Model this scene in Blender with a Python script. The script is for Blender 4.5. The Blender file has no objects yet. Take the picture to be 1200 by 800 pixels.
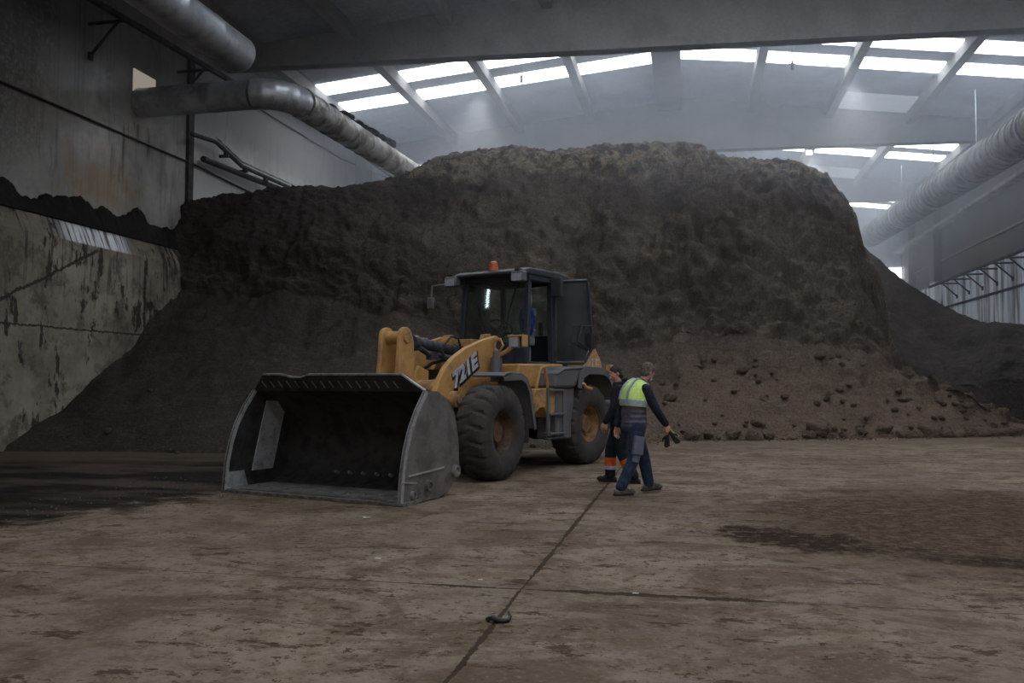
import bpy, bmesh, math, random
from math import sin, cos, tan, pi, radians, sqrt, atan2
from mathutils import Vector, Matrix, noise
R = random.Random(7)
sc = bpy.context.scene
COL = sc.collection

# ------------------------------------------------------------------ camera model (image taken as 1200x800)
FPX = 1000.0
YAW, PIT, EYE = radians(11.86), radians(2.69), 1.55
FW = Vector((-sin(YAW)*cos(PIT), cos(YAW)*cos(PIT), sin(PIT)))
RT = Vector((cos(YAW), sin(YAW), 0))
UP = RT.cross(FW)
CAM = Vector((0, 0, EYE))
def ray(px, py): return FW + RT*((px-600)/FPX) + UP*((400-py)/FPX)
def at(px, py, depth): return CAM + ray(px, py)*depth
def hit(px, py, axis, val):
    d = ray(px, py); return CAM + d*((val-CAM[axis])/d[axis])
def ground(px, py): return hit(px, py, 2, 0)
cd = bpy.data.cameras.new('camera'); cam = bpy.data.objects.new('camera', cd); COL.objects.link(cam)
cam.matrix_world = Matrix((( RT.x, UP.x, -FW.x, 0), (RT.y, UP.y, -FW.y, 0), (RT.z, UP.z, -FW.z, EYE), (0, 0, 0, 1)))
cd.sensor_width = 36; cd.lens = 30; cd.clip_start = .05; cd.clip_end = 300
sc.camera = cam

# ------------------------------------------------------------------ materials
def lin(c):
    f = lambda v: v/12.92 if v <= .04045 else ((v+.055)/1.055)**2.4
    return tuple(f(v/255) for v in c)+(1,)
class NT:
    def __init__(s, name):
        s.m = bpy.data.materials.new(name); s.m.use_nodes = True
        s.t = s.m.node_tree; s.n = s.t.nodes; s.n.clear()
        s.out = s.n.new('ShaderNodeOutputMaterial')
        s.co = s.n.new('ShaderNodeTexCoord').outputs['Object']
    def l(s, a, b): s.t.links.new(a, b)
    def put(s, sock, v):
        if hasattr(v, 'is_output'): s.l(v, sock)
        else: sock.default_value = v
    def math(s, op, a, b=0.0, c=0.0, clamp=False):
        n = s.n.new('ShaderNodeMath'); n.operation = op; n.use_clamp = clamp
        for k, v in enumerate((a, b, c)): s.put(n.inputs[k], v)
        return n.outputs[0]
    def sep(s, v=None):
        n = s.n.new('ShaderNodeSeparateXYZ'); s.l(v or s.co, n.inputs[0]); return n.outputs
    def scale(s, v, k):
        n = s.n.new('ShaderNodeMapping'); s.l(v or s.co, n.inputs['Vector']); n.inputs['Scale'].default_value = k; return n.outputs[0]
    def noise(s, sc_, det=4, rough=.55, vec=None, dist=0.0):
        n = s.n.new('ShaderNodeTexNoise'); s.l(vec or s.co, n.inputs['Vector'])
        n.inputs['Scale'].default_value = sc_; n.inputs['Detail'].default_value = det
        n.inputs['Roughness'].default_value = rough; n.inputs['Distortion'].default_value = dist
        return n.outputs[0]
    def voro(s, sc_, vec=None, feat='F1'):
        n = s.n.new('ShaderNodeTexVoronoi'); n.feature = feat; s.l(vec or s.co, n.inputs['Vector']); n.inputs['Scale'].default_value = sc_
        return n.outputs[0]
    def step(s, v, lo, hi, a=0.0, b=1.0):
        n = s.n.new('ShaderNodeMapRange'); n.interpolation_type = 'SMOOTHSTEP'
        s.put(n.inputs[0], v); n.inputs[1].default_value = lo; n.inputs[2].default_value = hi
        n.inputs[3].default_value = a; n.inputs[4].default_value = b; return n.outputs[0]
    def mix(s, f, a, b):
        n = s.n.new('ShaderNodeMix'); n.data_type = 'RGBA'
        s.put(n.inputs[0], f); s.put(n.inputs[6], a); s.put(n.inputs[7], b); return n.outputs[2]
    def bump(s, h, st=.3, d=.02, normal=None):
        n = s.n.new('ShaderNodeBump'); n.inputs['Strength'].default_value = st; n.inputs['Distance'].default_value = d
        s.l(h, n.inputs['Height'])
        if normal: s.l(normal, n.inputs['Normal'])
        return n.outputs[0]
    def bsdf(s, col, rough=.6, metal=0.0, nrm=None, spec=.5):
        n = s.n.new('ShaderNodeBsdfPrincipled')
        s.put(n.inputs['Base Color'], col); s.put(n.inputs['Roughness'], rough); s.put(n.inputs['Metallic'], metal)
        n.inputs['Specular IOR Level'].default_value = spec
        if nrm: s.l(nrm, n.inputs['Normal'])
        s.l(n.outputs[0], s.out.inputs[0]); return n
def grime(name, c1, c2, scale=4, rough=.6, metal=0.0, bump=.15, lo=.4, hi=.65, bd=.01, fine=40, spec=.5):
    """painted or raw surface, colour c1 with patches of c2 and a fine uneven surface"""
    t = NT(name)
    f = t.step(t.noise(scale, 6, .62), lo, hi)
    g = t.noise(fine, 4, .6)
    col = t.mix(f, lin(c1), lin(c2))
    col = t.mix(t.step(g, .3, .75, 0, .35), col, lin(tuple(v*.6 for v in c1)))
    r = t.step(f, 0, 1, rough, min(1, rough+.2))
    t.bsdf(col, r, metal, t.bump(g, bump, bd), spec); return t.m
def emit(name, col, st):
    t = NT(name); e = t.n.new('ShaderNodeEmission'); e.inputs[0].default_value = lin(col); e.inputs[1].default_value = st
    t.l(e.outputs[0], t.out.inputs[0]); return t.m
def glassmat(name, tint, fac):
    t = NT(name)
    fr = t.n.new('ShaderNodeFresnel'); fr.inputs[0].default_value = 1.5
    tr = t.n.new('ShaderNodeBsdfTransparent'); tr.inputs[0].default_value = lin(tint)
    gl = t.n.new('ShaderNodeBsdfGlossy'); gl.inputs['Roughness'].default_value = .03
    df = t.n.new('ShaderNodeBsdfDiffuse'); df.inputs[0].default_value = lin((120, 125, 118))
    m1 = t.n.new('ShaderNodeMixShader'); t.l(t.step(t.noise(3, 5), .3, .8, fac*.4, fac*1.6), m1.inputs[0]); t.l(tr.outputs[0], m1.inputs[1]); t.l(df.outputs[0], m1.inputs[2])
    m2 = t.n.new('ShaderNodeMixShader'); t.l(fr.outputs[0], m2.inputs[0]); t.l(m1.outputs[0], m2.inputs[1]); t.l(gl.outputs[0], m2.inputs[2])
    t.l(m2.outputs[0], t.out.inputs[0]); return t.m

M = {}
M['yellow'] = grime('loader_yellow_paint', (194, 147, 86), (160, 122, 78), 3, .5, 0, .12, .45, .7, .006)
M['yellow_dirty'] = grime('dusty_yellow_paint', (190, 144, 84), (136, 106, 74), 5, .65, 0, .2, .4, .65, .006)
M['grey_plastic'] = grime('grey_plastic', (92, 94, 100), (112, 106, 98), 4, .55, 0, .15)
M['charcoal'] = grime('charcoal_paint', (44, 46, 52), (58, 56, 54), 5, .5, 0, .1)
M['chassis'] = grime('dark_chassis_steel', (52, 48, 44), (70, 62, 54), 6, .7, .2, .2)
M['cab_dark'] = grime('cab_frame_paint', (40, 46, 60), (56, 58, 64), 6, .35, 0, .05)
M['bucket'] = grime('bucket_steel', (138, 134, 130), (104, 98, 93), 3.2, .42, .5, .2, .38, .66, .006)
M['bucket_shade'] = grime('bucket_shade_steel', (62, 59, 56), (38, 36, 34), 4, .5, .4, .3)  # dark copy of the bucket steel, interior shade painted into its colour
M['worn'] = grime('worn_bright_steel', (196, 196, 196), (140, 136, 132), 5, .4, .6, .1, .42, .75)
M['edge'] = grime('cutting_edge_steel', (176, 174, 172), (128, 124, 120), 8, .36, .75, .1)
M['rubber'] = grime('tyre_rubber', (54, 50, 47), (78, 70, 62), 5, .85, 0, .3, .42, .7)
M['rim_dark'] = grime('rusty_wheel_rim', (112, 84, 62), (66, 54, 46), 5, .65, .2, .2)
M['rim_tan'] = grime('tan_wheel_rim', (172, 130, 82), (110, 86, 62), 5, .6, .1, .2)
M['chrome'] = grime('chrome_rod', (190, 190, 190), (150, 148, 145), 5, .2, 1, .02)
M['black'] = grime('black_plastic', (28, 28, 30), (42, 41, 41), 6, .5, 0, .1)
M['seat'] = grime('seat_fabric', (186, 192, 192), (150, 154, 156), 8, .9, 0, .2)
M['silver'] = grime('silver_lettering', (200, 203, 210), (160, 162, 170), 9, .4, .1, .02)
M['blackletter'] = grime('black_lettering_backing', (22, 22, 24), (30, 30, 32), 9, .4)
M['beacon'] = grime('orange_beacon_lens', (190, 92, 58), (150, 70, 46), 9, .35)
M['lampglass'] = grime('lamp_lens', (186, 190, 196), (150, 154, 160), 12, .2, .3)
M['amber'] = grime('amber_lens', (214, 160, 108), (190, 130, 84), 9, .4)
M['glass'] = glassmat('cab_glass', (236, 244, 241), .10)
M['cyl'] = grime('cylinder_grey_paint', (74, 76, 82), (50, 50, 54), 6, .45, .3, .1)
M['door_glass'] = glassmat('door_glass', (232, 240, 238), .2)
M['galv'] = grime('galvanised_duct_steel', (190, 192, 196), (150, 152, 156), 2.5, .38, .65, .1, .4, .68)
M['galv_dirty'] = grime('soiled_duct_steel', (176, 173, 168), (108, 94, 78), 1.6, .5, .5, .15, .42, .6)
M['galv_dull'] = grime('dull_ridged_duct_steel', (142, 140, 138), (104, 102, 100), 2.5, .45, .5, .1, .4, .68)
M['concrete'] = grime('beam_concrete', (128, 124, 118), (108, 104, 98), .8, .85, 0, .25, .35, .7, .01, 12)
M['rust'] = grime('rusty_steel_rail', (62, 56, 54), (44, 40, 38), 3, .75, .2, .2)
M['roof'] = grime('roof_panel', (150, 154, 160), (126, 130, 136), .5, .8, 0, .15, .35, .7, .01, 8)
M['pale'] = grime('pale_pipe_paint', (150, 146, 138), (84, 80, 76), 3, .6)
M['skylight'] = emit('skylight_panel_daylight', (232, 242, 255), 10.0)
M['skylight_weak'] = emit('weak_skylight_panel', (205, 215, 228), .32)  # emits less than the other panes
M['lamp'] = emit('lamp_glow', (255, 250, 240), 60)
M['opening'] = emit('daylit_opening', (214, 204, 188), .40)
M['streak_slot'] = emit('streak_slot_glow', (235, 245, 255), 14)

def soil(name, c1, c2, c3, fine=26):
    t = NT(name)
    big = t.noise(.35, 5, .6); mid = t.noise(2.2, 6, .65); fi = t.noise(fine, 5, .7)
    z = t.sep()[2]
    col = t.mix(t.step(big, .4, .62), lin(c1), lin(c2))
    col = t.mix(t.step(mid, .52, .75, 0, .8), col, lin(c3))
    col = t.mix(t.step(fi, .35, .7, .45, 0), col, lin(tuple(v*.45 for v in c1)))
    sp = t.voro(46)
    col = t.mix(t.step(sp, .1, .22, .35, 0), col, lin((134, 122, 108)))
    h = t.math('ADD', t.math('MULTIPLY', mid, 1.2), t.math('MULTIPLY', fi, .5))
    t.bsdf(col, .95, 0, t.bump(h, .9, .12), .15); return t.m
M['soil'] = soil('compost_soil', (78, 69, 61), (92, 80, 68), (104, 88, 74))
M['soil_red'] = soil('crumbled_soil', (112, 96, 82), (128, 108, 90), (116, 100, 86), 7)
M['bank'] = soil('dark_bank_soil', (54, 49, 45), (64, 57, 52), (76, 67, 60), 12)  # bank set darker than the heap soil
M['soil_black'] = soil('black_soil', (42, 39, 37), (52, 48, 45), (58, 53, 49))

# heap: darker soil to the left, dry reddish crumble low on the right
def heap_mat():
    t = NT('compost_heap_soil'); x, y, z = t.sep()
    big = t.noise(.3, 5, .6); mid = t.noise(1.6, 7, .66); fi = t.noise(16, 6, .72)
    strata = t.noise(1.0, 5, .6, t.scale(None, (.5, .5, 3.2)))
    col = t.mix(t.step(big, .38, .62), lin((80, 72, 64)), lin((100, 89, 77)))
    dry = t.math('MULTIPLY', t.step(t.math('ADD', z, t.math('MULTIPLY', big, 3)), 2.0, 5.2, 1, 0), t.step(x, -4, 1))
    col = t.mix(t.math('MULTIPLY', dry, .9), col, lin((116, 96, 80)))
    tone_mask = t.step(t.math('ADD', x, t.math('MULTIPLY', big, 5)), -9, -1, 1, 0)  # darkens the soil towards the left
    col = t.mix(t.math('MULTIPLY', tone_mask, .75), col, lin((56, 51, 48)))
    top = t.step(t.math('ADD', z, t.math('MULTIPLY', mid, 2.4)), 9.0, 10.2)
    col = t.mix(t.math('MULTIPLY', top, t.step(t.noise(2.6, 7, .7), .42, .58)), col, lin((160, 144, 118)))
    col = t.mix(t.math('MULTIPLY', t.step(mid, .5, .66, 0, .6), t.step(tone_mask, 0, 1, 1, .35)), col, lin((116, 104, 90)))
    col = t.mix(t.step(strata, .5, .7, 0, .35), col, lin((52, 46, 41)))
    col = t.mix(t.step(fi, .36, .66, .6, 0), col, lin((34, 30, 27)))
    col = t.mix(t.step(t.voro(34), .08, .2, .4, 0), col, lin((150, 136, 118)))
    h = t.math('ADD', t.math('MULTIPLY', mid, 1.5), t.math('MULTIPLY', fi, .5))
    t.bsdf(col, .96, 0, t.bump(h, .6, .13), .12); return t.m
M['heap'] = heap_mat()

def floor_mat():
    t = NT('dirty_concrete_floor'); x, y, z = t.sep()
    n1 = t.noise(.5, 6, .62); n2 = t.noise(2.6, 7, .66); n3 = t.noise(14, 5, .65); n4 = t.noise(1.0, 7, .7, t.scale(None, (.8, 1.15, 1)), .8)
    nj = t.noise(1.1, 4, .6)
    col = t.mix(t.step(n1, .35, .65), lin((116, 102, 88)), lin((140, 124, 106)))
    col = t.mix(t.step(n2, .46, .62, 0, .6), col, lin((106, 88, 68)))
    col = t.mix(t.step(n4, .48, .60, 0, .75), col, lin((88, 72, 56)))
    col = t.mix(t.math('MULTIPLY', t.step(t.noise(.32, 5, .6), .48, .62), .5), col, lin((84, 70, 56)))
    n5 = t.noise(5.5, 8, .75); col = t.mix(t.step(n5, .5, .62, 0, .5), col, lin((84, 68, 52)))
    col = t.mix(t.step(t.noise(24, 6, .7), .5, .75, 0, .5), col, lin((172, 154, 130)))
    # fine scattered dirt crumbs
    crumbs = t.math('MULTIPLY', t.step(t.noise(9, 6, .8), .56, .60), t.step(n1, .40, .54))
    col = t.mix(t.math('MULTIPLY', crumbs, .9), col, lin((62, 46, 33)))
    sp = t.math('MULTIPLY', t.step(t.noise(2.2, 7, .75, t.scale(None, (.8, 1.7, 1))), .575, .605), 1)
    col = t.mix(t.math('MULTIPLY', sp, .85), col, lin((66, 50, 36)))
    # soil trodden out on the right: an oval ending in a point towards the joint
    def blob(cx, cy, rx, ry, ang, amp, lo, hi):
        c, s_ = cos(ang), sin(ang)
        dx = t.math('SUBTRACT', x, cx); dy = t.math('SUBTRACT', y, cy)
        u = t.math('DIVIDE', t.math('ADD', t.math('MULTIPLY', dx, c), t.math('MULTIPLY', dy, s_)), rx)
        v = t.math('DIVIDE', t.math('SUBTRACT', t.math('MULTIPLY', dy, c), t.math('MULTIPLY', dx, s_)), ry)
        d = t.math('SQRT', t.math('ADD', t.math('MULTIPLY', u, u), t.math('MULTIPLY', v, v)))
        d = t.math('ADD', d, t.math('MULTIPLY', t.math('SUBTRACT', n4, .5), amp))
        d = t.math('ADD', d, t.math('MULTIPLY', t.math('SUBTRACT', n2, .5), amp*.8))
        return t.step(d, lo, hi, 1, 0)
    b1 = blob(3.7, 10.2, 3.4, 3.1, .35, 1.5, .72, 1.1)
    b2 = blob(.95, 8.9, 1.15, .62, -.5, 2.4, .6, .95)
    b3 = blob(3.2, 8.0, 1.6, .35, -.15, 1.6, .55, 1.1)
    soilc = t.mix(t.step(n3, .4, .65), lin((60, 46, 34)), lin((90, 71, 54)))
    col = t.mix(t.math('MULTIPLY', b1, t.step(n5, .34, .56, .5, 1.0)), col, soilc)
    col = t.mix(t.math('MULTIPLY', t.math('MAXIMUM', b2, b3), t.step(t.noise(6, 6, .75), .38, .5)), col, lin((44, 31, 21)))
    # black damp soil spread along the foot of the heap on the left
    d = t.math('ADD', t.math('ADD', t.math('MULTIPLY', t.math('ADD', x, 6.75), -.86), t.math('MULTIPLY', t.math('SUBTRACT', y, 9.0), .30)), 0.0)
    d = t.math('ADD', d, t.math('MULTIPLY', t.math('SUBTRACT', n4, .5), 2.6))
    d = t.math('ADD', d, t.math('MULTIPLY', t.math('SUBTRACT', n2, .5), 1.2))
    bl = t.step(d, -.1, .5)
    wear = t.step(t.noise(.7, 5, .6, t.scale(None, (.5, 1.4, 1))), .44, .62)
    blc = t.mix(t.math('MULTIPLY', wear, .75), lin((32, 28, 25)), lin((80, 68, 58)))
    col = t.mix(bl, col, blc)
    # dusty soil fringe under and behind the machine up to the heap
    fr = t.step(t.math('ADD', t.math('SUBTRACT', y, t.math('MULTIPLY', x, .45)), t.math('MULTIPLY', t.math('SUBTRACT', n4, .5), 5)), 18.0, 21.5)
    col = t.mix(t.math('MULTIPLY', fr, .6), col, lin((98, 85, 71)))
    # slab joints, partly packed with dirt
    def joint(coord, pos, along, p0, p1, w0, w1):
        wob = t.math('MULTIPLY', t.math('SUBTRACT', t.noise(.9, 3), .5), .05)
        e = t.math('ABSOLUTE', t.math('ADD', t.math('SUBTRACT', coord, pos), wob))
        wide = t.math('MULTIPLY', t.step(along, p0, p0+.5), t.step(along, p1-.6, p1, 1, 0))
        w = t.math('ADD', w0, t.math('MULTIPLY', t.math('MULTIPLY', wide, t.step(nj, .35, .6)), w1))
        w = t.math('MULTIPLY', w, t.step(t.noise(11, 5, .75), .3, .7, .45, 1.6))
        return t.math('LESS_THAN', e, w), e
    j1, e1 = joint(x, -1.255, y, 2.5, 15, .009, .014)
    j2, e2 = joint(y, 6.345, x, -2.2, .9, .008, .04)
    j3, e3 = joint(y, 0.2, x, -2.2, .9, .012, .0)
    j4, e4 = joint(x, 4.6, y, 0, 1, .01, .0)
    j5, e5 = joint(x, -7.1, y, 0, 1, .01, .0)
    jj = t.math('MAXIMUM', t.math('MAXIMUM', j1, j2), j3)
    col = t.mix(t.math('MULTIPLY', jj, .94), col, lin((48, 38, 29)))
    halo = t.math('MAXIMUM', t.step(e1, .0, .16, .35, 0), t.step(e2, .0, .14, .35, 0))
    col = t.mix(t.math('MULTIPLY', halo, t.step(n2, .4, .6)), col, lin((84, 68, 52)))
    col = t.mix(t.step(t.noise(48, 4, .7), .52, .66, 0, .45), col, lin((70, 58, 46)))
    h = t.math('ADD', t.math('ADD', t.math('MULTIPLY', n3, .3), t.math('MULTIPLY', n2, .5)), t.math('MULTIPLY', jj, -.5))
    h = t.math('ADD', h, t.math('MULTIPLY', t.math('MAXIMUM', b1, bl), t.math('MULTIPLY', t.noise(9, 5, .7), 2.0)))
    t.bsdf(col, t.step(n2, .3, .7, .8, .95), 0, t.bump(h, .6, .035), .07); return t.m
M['floor'] = floor_mat()

def wall_left_mat():
    t = NT('stained_left_wall'); x, y, z = t.sep()
    n1 = t.noise(.45, 6, .62); n2 = t.noise(1.7, 7, .68); n3 = t.noise(9, 5, .7)
    st = t.noise(1.0, 5, .6, t.scale(None, (1, 5.5, .5)))      # streaks run down
    st2 = t.noise(1.0, 6, .7, t.scale(None, (1, 2.6, .42)))
    # upper plaster
    up = t.mix(t.step(n1, .36, .64), lin((172, 168, 160)), lin((140, 137, 131)))
    up = t.mix(t.step(n2, .5, .7, 0, .4), up, lin((112, 108, 102)))
    up = t.mix(t.math('MULTIPLY', t.step(y, 23.4, 24.2), .8), up, lin((206, 203, 196)))     # paler panel past the joint
    up = t.mix(t.step(st2, .5, .74, 0, .55), up, lin((84, 82, 78)))
    mould = t.math('MULTIPLY', t.step(t.math('ADD', t.math('SUBTRACT', y, t.math('MULTIPLY', z, .55)), t.math('MULTIPLY', n1, 5)), 13.2, 17.2, 1, 0), t.step(n3, .34, .56, .55, 1))
    up = t.mix(t.math('MULTIPLY', mould, .92), up, lin((58, 56, 52)))
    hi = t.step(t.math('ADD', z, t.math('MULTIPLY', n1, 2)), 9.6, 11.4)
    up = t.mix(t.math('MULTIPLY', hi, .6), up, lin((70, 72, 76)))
    dy = t.math('SUBTRACT', y, 20.0); dz = t.math('SUBTRACT', z, 6.9)
    rd = t.math('SQRT', t.math('ADD', t.math('MULTIPLY', dy, dy), t.math('MULTIPLY', t.math('MULTIPLY', dz, dz), 3.0)))
    rust = t.step(t.math('ADD', rd, t.math('MULTIPLY', t.math('SUBTRACT', n2, .5), 5.5)), .2, 2.0, 1, 0)
    up = t.mix(t.math('MULTIPLY', rust, .62), up, lin((146, 110, 74)))
    drip = t.math('MULTIPLY', t.step(st, .54, .66), t.math('MULTIPLY', t.step(z, 5.6, 8.8), t.step(z, 8.9, 9.0, 1, 0)))
    drip = t.math('MULTIPLY', drip, t.step(t.math('ABSOLUTE', t.math('SUBTRACT', y, 21.6)), .6, 2.4, 1, 0))
    up = t.mix(t.math('MULTIPLY', drip, .75), up, lin((60, 57, 53)))
    # lower push wall
    lo = t.mix(t.step(n1, .36, .62), lin((150, 140, 124)), lin((112, 102, 88)))
    lo = t.mix(t.step(n2, .48, .62, 0, .8), lo, lin((84, 74, 63)))
    lo = t.mix(t.step(n3, .5, .8, 0, .4), lo, lin((160, 152, 138)))
    bl = t.math('MULTIPLY', t.step(t.noise(1.5, 5, .65, t.scale(None, (1, 1.5, .6))), .56, .61), 1)
    lo = t.mix(t.math('MULTIPLY', bl, .92), lo, lin((40, 35, 31)))
    dr = t.math('MULTIPLY', t.step(st, .52, .62), t.step(z, 2.6, 5.0))
    lo = t.mix(t.math('MULTIPLY', dr, .85), lo, lin((48, 43, 38)))
    wob = t.math('MULTIPLY', t.math('SUBTRACT', n2, .5), .14)
    seam = t.math('LESS_THAN', t.math('ABSOLUTE', t.math('ADD', t.math('SUBTRACT', z, 2.85), t.math('ADD', wob, t.math('MULTIPLY', t.math('SUBTRACT', n3, .5), .1)))), .022)
    s2 = t.math('LESS_THAN', t.math('ABSOLUTE', t.math('ADD', t.math('SUBTRACT', y, 21.25), t.math('ADD', wob, t.math('MULTIPLY', t.math('SUBTRACT', n3, .5), .25)))), .06)
    dg = t.math('SUBTRACT', z, t.math('ADD', t.math('MULTIPLY', t.math('SUBTRACT', y, 16.2), .50), 3.4))
    s3 = t.math('MULTIPLY', t.math('LESS_THAN', t.math('ABSOLUTE', t.math('ADD', dg, t.math('ADD', wob, t.math('MULTIPLY', t.math('SUBTRACT', n3, .5), .2)))), .04), t.math('LESS_THAN', y, 19.3))
    seams = t.math('MULTIPLY', t.math('MAXIMUM', seam, t.math('MAXIMUM', s2, s3)), t.step(z, 4.9, 5.0, 1, 0))
    lo = t.mix(t.math('MULTIPLY', seams, .9), lo, lin((40, 35, 31)))
    tone_mask = t.math('MULTIPLY', t.math('MULTIPLY', t.step(z, 5.0, 5.06), t.step(t.math('ABSOLUTE', t.math('SUBTRACT', y, 19.3)), .8, 1.6, 1, 0)), t.step(t.noise(1.0, 4, .6, t.scale(None, (1, 7, .01))), .42, .52))
    lo = t.mix(t.math('MULTIPLY', tone_mask, .9), lo, lin((190, 192, 196)))  # wet streaks on the ledge, their bright sheen painted into the colour
    col = t.mix(t.math('LESS_THAN', z, 5.555), up, lo)
    rough = t.step(tone_mask, 0, 1, .85, .28)
    h = t.math('ADD', t.math('ADD', n3, t.math('MULTIPLY', n2, .8)), t.math('MULTIPLY', seams, -.8))
    t.bsdf(col, rough, 0, t.bump(h, .35, .02), .35); return t.m
M['wall_left'] = wall_left_mat()
def wall_right_mat():
    t = NT('stained_right_wall_sheen'); x, y, z = t.sep()
    st = t.noise(1.0, 6, .65, t.scale(None, (1, 1.3, .12))); st2 = t.noise(1.0, 4, .6, t.scale(None, (1, .5, .1)))
    n1 = t.noise(.4, 5, .6)
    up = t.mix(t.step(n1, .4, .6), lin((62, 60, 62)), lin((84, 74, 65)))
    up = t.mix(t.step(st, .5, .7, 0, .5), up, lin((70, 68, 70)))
    lo = t.mix(t.step(st, .46, .60), lin((232, 236, 242)), lin((96, 84, 74)))  # bright reflection painted into the lower wall as whitish streaks
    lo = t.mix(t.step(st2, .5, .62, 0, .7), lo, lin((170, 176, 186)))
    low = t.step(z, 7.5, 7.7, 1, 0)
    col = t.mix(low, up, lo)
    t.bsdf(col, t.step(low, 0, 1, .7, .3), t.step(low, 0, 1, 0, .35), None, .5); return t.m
M['wall_right'] = wall_right_mat()

# ------------------------------------------------------------------ mesh helpers
class MB:
    def __init__(s): s.b = bmesh.new()
    def box(s, c, size, rot=None, taper=None):
        vs = []
        for k in range(8):
            p = Vector(((k & 1)-.5, ((k >> 1) & 1)-.5, ((k >> 2) & 1)-.5))
            if taper and k & 4: p.x *= taper[0]; p.y *= taper[1]
            p = Vector((p.x*size[0], p.y*size[1], p.z*size[2]))
            if rot: p = rot @ p
            vs.append(s.b.verts.new(p+Vector(c)))
        for f in ((0, 2, 3, 1), (4, 5, 7, 6), (0, 1, 5, 4), (2, 6, 7, 3), (0, 4, 6, 2), (1, 3, 7, 5)): s.b.faces.new([vs[i] for i in f])
        return s
    def ring(s, c, u, v, r, n): return [s.b.verts.new(c+u*(r*cos(2*pi*k/n))+v*(r*sin(2*pi*k/n))) for k in range(n)]
    def tube(s, pts, rads, n=12, caps=True):
        pts = [Vector(p) for p in pts]
        if not hasattr(rads, '__len__'): rads = [rads]*len(pts)
        prev = None; u = None; first = None
        for i, p in enumerate(pts):
            d = (pts[min(i+1, len(pts)-1)]-pts[max(i-1, 0)]).normalized()
            if u is None: u = d.orthogonal().normalized()
            else: u = (u-d*u.dot(d)).normalized()
            v = d.cross(u); r = s.ring(p, u, v, rads[i], n)
            if prev:
                for k in range(n): s.b.faces.new((prev[k], prev[(k+1) % n], r[(k+1) % n], r[k]))
            else: first = r
            prev = r
        if caps: s.b.faces.new(first[::-1]); s.b.faces.new(prev)
        return s
    def cyl(s, a, b, r, r2=None, n=20): return s.tube([a, b], [r, r if r2 is None else r2], n)
    def prism(s, poly, o, u, v, w):
        """polygon in (u,v) from o, extruded by vector w"""
        o, u, v, w = map(Vector, (o, u, v, w))
        a = [s.b.verts.new(o+u*p[0]+v*p[1]) for p in poly]; b = [s.b.verts.new(q.co+w) for q in a]
        n = len(a)
        s.b.faces.new(a[::-1]); s.b.faces.new(b)
        for k in range(n): s.b.faces.new((a[k], a[(k+1) % n], b[(k+1) % n], b[k]))
        return s
    def side(s, poly, y, th): return s.prism(poly, (0, y-th/2, 0), (1, 0, 0), (0, 0, 1), (0, th, 0))   # plate in the x-z plane
    def strip(s, pts, th, y0, y1):
        """open profile in x-z with thickness, swept from y0 to y1"""
        P = [Vector((p[0], 0, p[1])) for p in pts]; nn = []
        for i in range(len(P)):
            d = (P[min(i+1, len(P)-1)]-P[max(i-1, 0)]).normalized(); nn.append(Vector((-d.z, 0, d.x)))
        poly = [(p.x, p.z) for p in P]+[((p+n*th).x, (p+n*th).z) for p, n in zip(P[::-1], nn[::-1])]
        n = len(P); cols = []
        for y in (y0, y1): cols.append([s.b.verts.new((q[0], y, q[1])) for q in poly])
        m = len(poly)
        for k in range(m): s.b.faces.new((cols[0][k], cols[0][(k+1) % m], cols[1][(k+1) % m], cols[1][k]))
        for c in cols:
            for k in range(n-1): s.b.faces.new((c[k], c[k+1], c[m-2-k], c[m-1-k]))
        return s
    def lathe(s, prof, o, axis, n=40, closed=True):
        o, axis = Vector(o), Vector(axis).normalized(); u = axis.orthogonal().normalized(); v = axis.cross(u)
        rings = [s.ring(o+axis*h, u, v, max(r, 1e-4), n) for r, h in prof]
        for a, b in zip(rings, rings[1:]):
            for k in range(n): s.b.faces.new((a[k], a[(k+1) % n], b[(k+1) % n], b[k]))
        if closed: s.b.faces.new(rings[0][::-1]); s.b.faces.new(rings[-1])
        return s
    def ball(s, c, r, n=16, m=10, sc_=(1, 1, 1), rot=None):
        mt = Matrix.Translation(c) @ (rot.to_4x4() if rot else Matrix()) @ Matrix.Diagonal((sc_[0]*r, sc_[1]*r, sc_[2]*r, 1))
        bmesh.ops.create_uvsphere(s.b, u_segments=n, v_segments=m, radius=1, matrix=mt); return s
    def build(s, name, m, parent=None, M4=None, ang=35, bevel=0.0, seg=2):
        if M4: bmesh.ops.transform(s.b, matrix=M4, verts=s.b.verts)
        bmesh.ops.remove_doubles(s.b, verts=s.b.verts, dist=1e-5)
        bmesh.ops.recalc_face_normals(s.b, faces=s.b.faces)
        a = radians(ang)
        for f in s.b.faces: f.smooth = True
        for e in s.b.edges: e.smooth = len(e.link_faces) == 2 and e.calc_face_angle(0) < a
        me = bpy.data.meshes.new(name); s.b.to_mesh(me); s.b.free()
        me.materials.append(m)
        o = bpy.data.objects.new(name, me); COL.objects.link(o)
        if parent: o.parent = parent
        if bevel:
            b = o.modifiers.new('bevel', 'BEVEL'); b.width = bevel; b.segments = seg; b.limit_method = 'ANGLE'; b.angle_limit = radians(40)
        return o
def tag(o, label, cat, group=None, kind=None):
    o['label'] = label
    if cat: o['category'] = cat
    if group: o['group'] = group
    if kind: o['kind'] = kind
    return o
def struct(o): o['kind'] = 'structure'; return o
def empty(name, loc, rz=0):
    o = bpy.data.objects.new(name, None); COL.objects.link(o); o.location = loc; o.rotation_euler = (0, 0, rz); o.empty_display_size = .2; return o

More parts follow.
